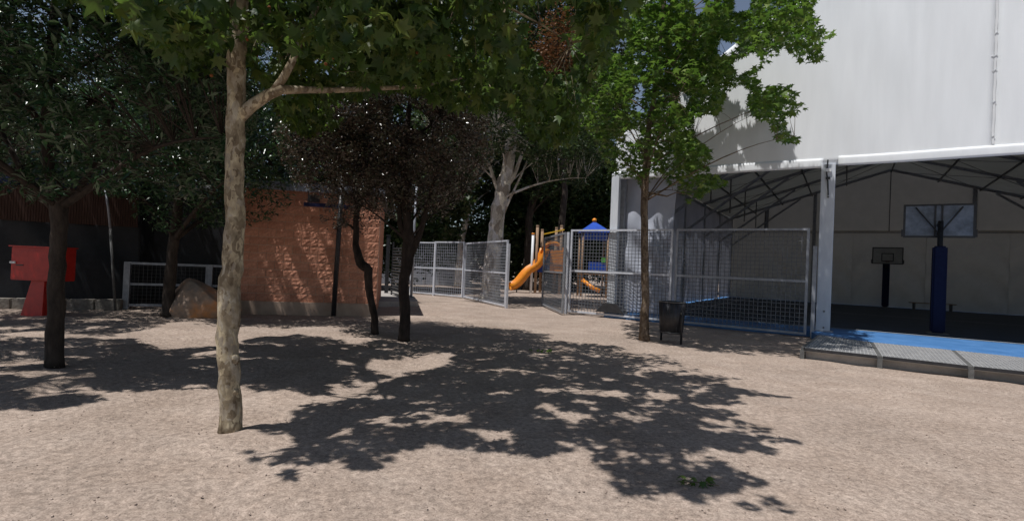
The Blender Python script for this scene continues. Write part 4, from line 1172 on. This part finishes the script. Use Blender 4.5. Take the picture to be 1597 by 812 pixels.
# ------------------------------------------------------------------ red cabinet
def red_cabinet():
    b = gp(60, 490); k = FOC / b.y
    root = thing('red_cabinet', 'red metal cabinet on a flared pedestal behind the leftmost trunk', 'cabinet', b, R(-4))
    zt = hz(b, 66, 386); zbm = hz(b, 66, 437); W = 76 / k
    MB().box((.08, 0, (zt + zbm) / 2), (W, .55, zt - zbm)).build('body', M['red'], root, bevel=.02)
    MB().box((.08, -.02, zt + .012), (W + .06, .62, .035)).build('lid', M['red'], root, bevel=.008)
    MB().box((.08 + .03, -.285, (zt + zbm) / 2 - .02), (W - .16, .02, (zt - zbm) - .14)).build('door', M['red'], root, bevel=.006)
    MB().box((.08 - W / 2 + .10, -.315, (zt + zbm) / 2 + .02), (.16, .04, .055)).build('handle', M['hem'], root, bevel=.01)
    MB().box((.08 - W / 2 + .28, -.30, (zt + zbm) / 2 - .04), (.2, .012, .03)).build('slot', M['black_metal'], root)
    w0, w1 = .36 / 2, .62 / 2
    vs = [(-w1, -.2, -.04), (w1, -.2, -.04), (w1, .2, -.04), (-w1, .2, -.04), (-w0 + .08, -.15, zbm), (w0 + .1, -.15, zbm), (w0 + .1, .15, zbm), (-w0 + .08, .15, zbm)]
    MB().add(vs, [(0, 1, 2, 3), (4, 5, 6, 7), (0, 1, 5, 4), (1, 2, 6, 5), (2, 3, 7, 6), (3, 0, 4, 7)]).build('pedestal', M['red'], root, bevel=.01)
red_cabinet()

# ------------------------------------------------------------------ boulder
def boulder():
    b = gp(297, 494); 
    bm = bmesh.new(); bmesh.ops.create_icosphere(bm, subdivisions=5, radius=1)
    for v in bm.verts:
        c = v.co
        f = 1 + .10 * math.sin(c.x * 3.1 + c.y * 2) * math.cos(c.z * 3.3) + .035 * math.sin(c.x * 9 + c.z * 7) + .02 * math.sin(c.y * 17 + c.x * 13) + random.uniform(-.006, .006)
        v.co = Vector((c.x * .80, c.y * .55, c.z * .66)) * f
    # cuts: sloping flank to the right, steep sawn face at the left
    for n, dist in ((Vector((.62, -.12, .78)).normalized(), .40), (Vector((-.78, -.45, .42)).normalized(), .42), (Vector((-.1, -.8, .45)).normalized(), .44), (Vector((.2, .8, .5)).normalized(), .4)):
        for v in bm.verts:
            e = v.co.dot(n) - dist
            if e > 0: v.co -= n * e * .8
    for v in bm.verts: v.co.z += .42; v.co.x *= 1.28; v.co *= 1.1
    me = bpy.data.meshes.new('boulder'); bm.to_mesh(me); bm.free(); me.shade_smooth()
    o = obj('boulder', me, M['rock'], None, 'large angular boulder with an orange brown sloping face by the low mesh fence', 'boulder', loc=(b.x, b.y + .35, -.12))
    o.rotation_euler = (0, 0, R(8))
boulder()

# ------------------------------------------------------------------ block building
def block_building():
    A = gp(377, 488.5); B = gp(521, 491.5); d = (B - A); d.z = 0; L = d.length; d.normalize(); nb = Vector((-d.y, d.x, 0))    # nb points away
    # extent right of the pipe
    root = thing('block_building', 'small building of split orange brown blocks behind the two dark trunks', 'building', A)
    yaw = math.atan2(d.y, d.x); root.rotation_euler = (0, 0, yaw)
    e = ray(584, 480)
    # intersection of the wall line with that direction
    t = (A.x * e.y - A.y * e.x) / (d.y * e.x - d.x * e.y)
    LT_ = t
    H = 3.88; z0 = .38
    MB().box((LT_ / 2 - .1, .24, .17), (LT_ + .2, .40, .42)).build('plinth', M['render_base'], root)
    MB().box((LT_ / 2 - .05, .264, (z0 + H) / 2), (LT_ + .2, .3, H - z0)).build('wall_core', M['mortar'], root)
    MB().box((LT_ - .15, 3.2, H / 2), (.3, 5.6, H)).build('side_wall', M['block2'], root)
    MB().box((-.05, 3.2, H / 2), (.3, 5.6, H)).build('side_wall', M['block2'], root)
    meshes = []
    for k in range(7):
        bm = bmesh.new()
        nx, nz = 7, 4
        g = [[bm.verts.new(((i / nx - .5) * .484, -.016 - (random.uniform(0, .016) if 0 < i < nx and 0 < j < nz else 0), (j / nz - .5) * .236)) for i in range(nx + 1)] for j in range(nz + 1)]
        for j in range(nz):
            for i in range(nx): bm.faces.new((g[j][i], g[j][i + 1], g[j + 1][i + 1], g[j + 1][i]))
        ring = [g[0][i] for i in range(nx + 1)] + [g[j][nx] for j in range(1, nz + 1)] + [g[nz][i] for i in range(nx - 1, -1, -1)] + [g[j][0] for j in range(nz - 1, 0, -1)]
        bk = [bm.verts.new((v.co.x, .10, v.co.z)) for v in ring]
        for i in range(len(ring)): bm.faces.new((ring[i], bk[i], bk[(i + 1) % len(ring)], ring[(i + 1) % len(ring)]))
        me = bpy.data.meshes.new('block'); bm.to_mesh(me); bm.free()
        me.materials.append(M['block'] if k % 3 else M['block2']); meshes.append(me)
    rows = int((H - z0) / .25)
    for r_ in range(rows):
        z = z0 + .125 + r_ * .25
        x = -.15; n_ = 0
        end = LT_ + .05
        first = True
        while x < end - .06:
            w_ = .25 if (first and r_ % 2) else .5
            w_ = min(w_, end - x); first = False
            o = bpy.data.objects.new('block', random.choice(meshes)); o.parent = root
            o.location = (x + w_ / 2, .11 + random.uniform(-.004, .004), z); o.scale = (w_ / .5, 1, 1); COL.objects.link(o)
            x += w_
    # roof slab with overhang, fascia
    MB().box((LT_ / 2, 3.1, H + .12), (LT_ + .3, 6.0, .22)).build('roof', M['roof_dark'], root, bevel=.01)
    MB().box((LT_ / 2, .07, H + .11), (LT_ + .32, .05, .26)).build('fascia', M['greywall'], root)
    # window band high up and floodlight
    MB().box((LT_ * .62, .02, H - .42), (1.6, .06, .12)).build('sign_band', M['bluetarp'], root)
    fl = MB().box((LT_ * .5, -.22, H - .25), (.34, .16, .22)).build('floodlight', M['black_metal'], root, bevel=.01)
    # drain pipe, leaning
    p0 = gp(521, 491.5); p1 = ray(530, 352) * ((p0.y) / ray(530, 352).y) + Vector((0, 0, CAMH))
    inv = Matrix.Rotation(-yaw, 3, 'Z')
    a = inv @ (p0 - A); b = inv @ (p1 - A); a.y = -.16; b.y = -.16; dd = b - a
    MB().tube([a, a + dd * 1.55], .075, 12).build('drainpipe', M['black_metal'], root, smooth=True)
    return A, d, nb, LT_, yaw
bA, bd_, bn_, bL, byaw = block_building()

# concrete step and black slatted gate right of the building
def slab_and_louvre():
    pts = [gp(560, 489), gp(655, 480), gp(690, 468), gp(590, 462)]
    pts = [gp(586, 478, 0), gp(652, 477, 0), gp(640, 462, 0), gp(586, 458, 0)]
    flat('concrete_step', pts, .20, M['concrete'], .26, kind=None)
    o = bpy.data.objects['concrete_step']; tag(o, 'low concrete slab at the corner of the block building', 'step')
    pts = [gp(532, 490), gp(575, 491), gp(575, 487), gp(532, 486.5)]
    flat('drain_cover', pts, .015, M['concrete'], .02); tag(bpy.data.objects['drain_cover'], 'pale flat slab set in the sand at the foot of the block building', 'slab')
    for (pa, pb, lab) in (((582, 459), (592, 457), 'narrow black slatted gate leaf against the block building'), ((610, 466), (627, 472), 'black slatted gate leaf beside the thick black trunk')):
        a = gp(*pa); b = gp(*pb); L = (b - a).length; yaw = math.atan2(b.y - a.y, b.x - a.x)
        h = hz(a, pa[0], 378)
        root = thing('slatted_gate', lab, 'gate', (a.x, a.y, 0), yaw)
        for x in (0, L): MB().box((x, 0, h / 2 + .1), (.07, .07, h - .15)).build('upright', M['black_metal'], root)
        nS = int((h - .4) / .13)
        for k in range(nS):
            MB().box((L / 2, 0, .3 + k * .13), (L - .06, .05, .05), Matrix.Rotation(R(35), 3, 'X')).build('slat', M['black_metal'], root)
    a = gp(602, 463)
    root = thing('gate_post', 'black square post between the two slatted gate leaves', 'post', a)
    MB().box((0, 0, 1.5), (.16, .16, 3.1)).build('shaft', M['black_metal'], root, bevel=.01)
    MB().box((0, 0, 3.06), (.2, .2, .05)).build('cap', M['black_metal'], root)
slab_and_louvre()

# far blue grey wall behind the playground fence
def far_wall():
    a = gp(560, 441); b = gp(730, 446)
    d = (b - a); d.z = 0; L = d.length
    root = thing('garden_wall', 'blue grey wall behind the mesh fence left of the pale trunks', 'wall', (a.x, a.y, 0), math.atan2(d.y, d.x))
    h = hz(a, 600, 384) 
    n = 7
    for k in range(n): MB().box((L * (k + .5) / n, 0, h / 2), (L / n - .03, .12, h)).build('panel', M['greywall'], root)
    for k in range(n + 1): MB().box((L * k / n, -.03, h / 2 + .03), (.12, .16, h + .06)).build('post', M['galv'], root)
far_wall()
# pale post in the fork
p = gp(641, 470); 
rt = thing('lamp_post', 'pale narrow pole seen between the forked black trunks', 'pole', p)
MB().tube([(0, 0, -.05), (0, 0, 3.2), (0.02, 0, 5.2)], [.06, .055, .05], 10).build('shaft', M['galv'], rt, smooth=True)
MB().box((0, 0, .02), (.25, .25, .04)).build('base_plate', M['galv'], rt)

# ------------------------------------------------------------------ litter bin
def bin_():
    a = gp(1031, 529); b = gp(1062, 536)
    c = (a + b) / 2; yaw = math.atan2((b - a).y, (b - a).x); L = (b - a).length; k = FOC / c.y
    h = 62 / k
    root = thing('litter_bin', 'black metal litter bin hung between two short posts by the slim plane tree', 'bin', c, yaw)
    for sg in (-1, 1):
        x = sg * L / 2
        MB().tube([(x, 0, -.05), (x, 0, h * .62), (x * .98, .02, h * .8)], .028, 8).build('post', M['black_metal'], root, smooth=True)
    body = MB(); n = 28; r0, r1, z0, z1 = L * .40, L * .47, h * .22, h
    ring = []
    vs = []; fs = []
    for (rr, z) in ((r0, z0), (r1, z1), (r1 - .02, z1), (r0 - .02, z0 + .03)):
        for i in range(n): vs.append((rr * math.cos(2 * math.pi * i / n), rr * .86 * math.sin(2 * math.pi * i / n), z))
    for q in range(3):
        for i in range(n): fs.append((q * n + i, q * n + (i + 1) % n, (q + 1) * n + (i + 1) % n, (q + 1) * n + i))
    fs.append(tuple(range(n))); fs.append(tuple(3 * n + i for i in range(n)))
    bo = body.add(vs, fs).build('bucket', M['pad'] if False else M['black_metal'], root, smooth=False)
    bo.data.shade_smooth()
    rm = MB(); rm.tube([(r1 * math.cos(2 * math.pi * i / 24), r1 * .86 * math.sin(2 * math.pi * i / 24), z1) for i in range(25)], .014, 6, False); rm.build('rim', M['truss'], root)
    rm = MB(); rm.tube([((r0 + .012) * math.cos(2 * math.pi * i / 24), (r0 + .012) * .86 * math.sin(2 * math.pi * i / 24), z0 + .03) for i in range(25)], .012, 6, False); rm.build('bottom_band', M['truss'], root)
    rb = MB()
    for i in range(20):
        t = 2 * math.pi * i / 20
        rb.tube([((r0 + .003) * math.cos(t), (r0 + .003) * .86 * math.sin(t), z0 + .04), ((r1 + .003) * math.cos(t), (r1 + .003) * .86 * math.sin(t), z1 - .02)], .006, 4, False)
    rb.build('ribs', M['black_metal'], root)
    for sg in (-1, 1): MB().box((sg * L * .47, 0, h * .74), (.06, .05, .05)).build('hinge', M['truss'], root)
bin_()

# ------------------------------------------------------------------ playground
def playground():
    c = gp(838, 457); D = c.y; k = FOC / D
    def at(px_, py_, dd=0.0):
        q = ray(px_, py_); t = (D + dd) / q.y
        return Vector((q.x * t, q.y * t, CAMH + q.z * t))
    root = thing('play_structure', 'climbing frame with wavy orange slide, wooden posts and blue panels beyond the gate', 'playground equipment', c)
    o = Vector(c)
    # slide: wavy chute
    path = [at(852, 388), at(850, 395), at(846, 402), at(842, 409), at(838, 414), at(833, 417.5), at(827, 421), at(821, 426.5), at(815, 434), at(809, 441), at(802, 446), at(795, 448)]
    path = [p - Vector((0, (len(path) - i) * -.02, 0)) - o for i, p in enumerate(path)]
    n = len(path); wv = .46
    vs = []; fs = []
    prof = [(-wv, .30), (-wv * .92, .02), (-wv * .5, -.12), (wv * .5, -.12), (wv * .92, .02), (wv, .30), (wv + .06, .30), (wv * .98, -.08), (wv * .5, -.22), (-wv * .5, -.22), (-wv * .98, -.08), (-wv - .06, .30)]
    ydir = Vector((.25, -.97, 0)).normalized()
    for i, p in enumerate(path):
        t = (path[min(i + 1, n - 1)] - path[max(i - 1, 0)]).normalized()
        up = t.cross(ydir); 
        if up.z < 0: up = -up
        up.normalize()
        for a, b in prof: vs.append(p + ydir * a + up * b)
    m_ = len(prof)
    for i in range(n - 1):
        for j in range(m_): fs.append((i * m_ + j, i * m_ + (j + 1) % m_, (i + 1) * m_ + (j + 1) % m_, (i + 1) * m_ + j))
    fs.append(tuple(range(m_))); fs.append(tuple((n - 1) * m_ + j for j in range(m_)))
    MB().add(vs, fs).build('slide', M['orange'], root, smooth=True)
    # support leg under slide
    s = at(806, 446) - o; MB().tube([Vector((s.x, s.y, -.03)), Vector((s.x, s.y, s.z))], .04, 8).build('slide_leg', M['truss'], root)
    # orange tunnel ring at top
    cc = at(862, 396, .4) - o
    ring = MB(); pts = [cc + Vector((math.cos(t) * .72, 0, math.sin(t) * .78)) for t in [math.pi * i / 12 for i in range(13)]]
    ring.tube(pts, .16, 8); ring.build('arch', M['orange'], root, smooth=True)
    MB().box(cc + Vector((0, .3, -.55)), (1.5, .06, 1.1)).build('panel', M['blue'], root, bevel=.02)
    MB().box(at(844, 408, .8) - o, (.45, .06, 1.5)).build('panel', M['blue'], root, bevel=.02)
    MB().box(at(868, 408, .2) - o, (.9, .06, 1.6)).build('panel', M['orange'], root, bevel=.02)
    pf = at(862, 412, .9) - o
    MB().box(pf, (1.9, 1.6, .08)).build('platform', M['wood'], root)
    for (px_, top, dd, mt) in ((831.5, 366, -.1, 'hem'), (838.5, 354, 0, 'wood'), (876, 354, .3, 'wood'), (868, 357, 1.6, 'wood'), (846, 360, 1.7, 'wood')):
        tp = at(px_, top, dd) - o
        MB().tube([Vector((tp.x, tp.y, -.05)), tp], .10 if mt == 'wood' else .09, 10).build('post', M[mt], root, smooth=True)
        MB().tube([tp, tp + Vector((0, 0, .12))], .105, 10).build('post_cap', M['orange'] if mt == 'hem' else M['wood'], root, smooth=True)
    MB().beam(at(848, 365, .2) - o, at(880, 358, .2) - o, .08, .08).build('crossbar', M['yellow'], root)
    # roofed tower seen through the fence
    c2 = gp(925, 462); D2 = c2.y
    def at2(px_, py_, dd=0.0):
        q = ray(px_, py_); t = (D2 + dd) / q.y
        return Vector((q.x * t, q.y * t, CAMH + q.z * t)) - c2
    r2 = thing('play_tower', 'play tower with blue pyramid roof seen through the mesh at the tent corner', 'playground equipment', c2)
    ap = at2(927, 345); e = at2(903, 361).z
    hw = (at2(948, 361) - at2(903, 361)).x / 2
    cx = ap.x
    rf = MB(); base = [(cx - hw, -hw, e), (cx + hw, -hw, e), (cx + hw, hw, e), (cx - hw, hw, e)]
    rf.add(base + [(cx - hw, -hw, e - .08), (cx + hw, -hw, e - .08), (cx + hw, hw, e - .08), (cx - hw, hw, e - .08), (cx, 0, ap.z)], [(0, 1, 8), (1, 2, 8), (2, 3, 8), (3, 0, 8), (0, 4, 5, 1), (1, 5, 6, 2), (2, 6, 7, 3), (3, 7, 4, 0), (4, 5, 6, 7)])
    rf.build('roof', M['blue'], r2)
    bm = bmesh.new(); bmesh.ops.create_icosphere(bm, subdivisions=2, radius=.16)
    me = bpy.data.meshes.new('finial'); bm.to_mesh(me); bm.free(); me.shade_smooth(); obj('finial', me, M['orange'], r2, loc=(cx, 0, ap.z + .06))
    for sx in (-1, 1):
        for sy in (-1, 1): MB().tube([(cx + sx * hw * .85, sy * hw * .85, -.05), (cx + sx * hw * .85, sy * hw * .85, e)], .06, 8).build('post', M['wood'], r2, smooth=True)
    MB().box((cx, 0, 1.5), (hw * 1.6, hw * 1.6, .08)).build('platform', M['wood'], r2)
    MB().box((cx, -hw * .85, e - .35), (hw * 1.9, .05, .5)).build('panel', M['blue'], r2)
    MB().box((cx + hw * .2, -hw * .8, 1.95), (hw * 1.2, .05, .7)).build('panel', M['blue'], r2)
    MB().box((cx + hw * .6, -hw * .84, 2.45), (.3, .05, .3)).build('panel', M['green'], r2)
    MB().tube([(cx - hw * .8, -hw, 1.1), (cx - hw * .2, -hw - .3, .65), (cx + hw * .3, -hw - .5, .45)], .13, 8).build('small_slide', M['orange'], r2, smooth=True)
playground()

# ------------------------------------------------------------------ fallen leaves, twig and pebbles
def litter():
    b = gp(1092, 757)
    r = np.random.default_rng(5)
    P = np.stack([r.uniform(-.16, .16, 9), r.uniform(-.07, .07, 9), r.uniform(.02, .06, 9)], 1)
    root = thing('leafy_twig', 'small green leafy twig lying on the sand in the front shadow', 'twig', (b.x, b.y, 0))
    for i, p_ in enumerate(P):
        lm = leaf_mesh('leaf', np.array([p_]), .10, 'plane', L_SUN, 0, 1.0, 60 + i)
        obj('leaf', lm, None, root)
    MB().tube([(-.16, .03, .015), (0, 0, .03), (.15, -.03, .02)], .005, 5).build('stem', M['bark_young'], root)
    b = gp(846, 548)
    root = thing('leafy_twig', 'tiny bright green twig lying on the sand in the middle of the far shadow', 'twig', (b.x, b.y, 0))
    for i in range(8):
        lm = leaf_mesh('leaf', np.array([[r.uniform(-.25, .25), r.uniform(-.12, .12), .04]]), .12, 'plane', L_BRIGHT, 0, 1.0, 80 + i)
        obj('leaf', lm, None, root)
    # dry leaf litter over the sand
    n = 600
    y = 2.6 + 20 * r.uniform(0, 1, n) ** 1.5; x = r.uniform(-1.05, 1.05, n) * y
    P = np.stack([x, y, np.full(n, .012)], 1)
    obj('leaf_litter', leaf_mesh('leaf_litter', P, .022, 'oval', M['bark_young'], 0, 4.0, 90), None, None, 'tiny dry leaf fragments scattered over the sand', 'leaf litter', kind='stuff')
    # pebbles
    n = 9000
    y = 2.2 + 9 * r.uniform(0, 1, n) ** 1.7; x = r.uniform(-1.1, 1.1, n) * y
    s = .0035 + .009 * r.uniform(0, 1, n) ** 3
    V = np.array([(1, 0, 0), (-1, 0, 0), (0, 1, 0), (0, -1, 0), (0, 0, .7), (0, 0, -.7)], float)
    F = np.array([(0, 2, 4), (2, 1, 4), (1, 3, 4), (3, 0, 4), (2, 0, 5), (1, 2, 5), (3, 1, 5), (0, 3, 5)])
    a = r.uniform(0, 6.28, n); ca, sa = np.cos(a), np.sin(a)
    VV = V[None] * (1 + r.uniform(-.3, .3, (n, 6, 1)))
    X = VV[..., 0] * ca[:, None] - VV[..., 1] * sa[:, None]; Y = VV[..., 0] * sa[:, None] + VV[..., 1] * ca[:, None]
    zg = (vnoise(x * 1.1, y * 1.1, 1) - .5) * .035 + (vnoise(x * 3.1 + 5, y * 3.1, 2) - .5) * .03 + (vnoise(x * 8 + 5, y * 8, 3) - .5) * .016 - .01
    zg -= np.clip(vnoise(x * 4.6 + 9, y * 5.4, 5) - .58, 0, 1) * .20 * np.clip((1.5 - x) / 4, .15, 1)
    zg += (vnoise(x * 14 + 3, y * 15, 8) - .5) * 0.022 * np.clip((1.5 - x) / 4, .15, 1)
    co = np.stack([x[:, None] + X * s[:, None], y[:, None] + Y * s[:, None], zg[:, None] + .002 + VV[..., 2] * s[:, None]], -1)
    fa = (F[None] + (np.arange(n) * 6)[:, None, None]).reshape(-1, 3).astype(np.int32)
    me = bpy.data.meshes.new('pebbles')
    me.vertices.add(n * 6); me.vertices.foreach_set('co', co.astype(np.float32).ravel())
    me.loops.add(fa.size); me.loops.foreach_set('vertex_index', fa.ravel())
    me.polygons.add(len(fa)); me.polygons.foreach_set('loop_start', np.arange(0, fa.size, 3, dtype=np.int32))
    me.update(calc_edges=True)
    obj('pebbles', me, M['pebble'], None, 'fine loose pebbles scattered over the sand', 'pebbles', kind='stuff')
litter()
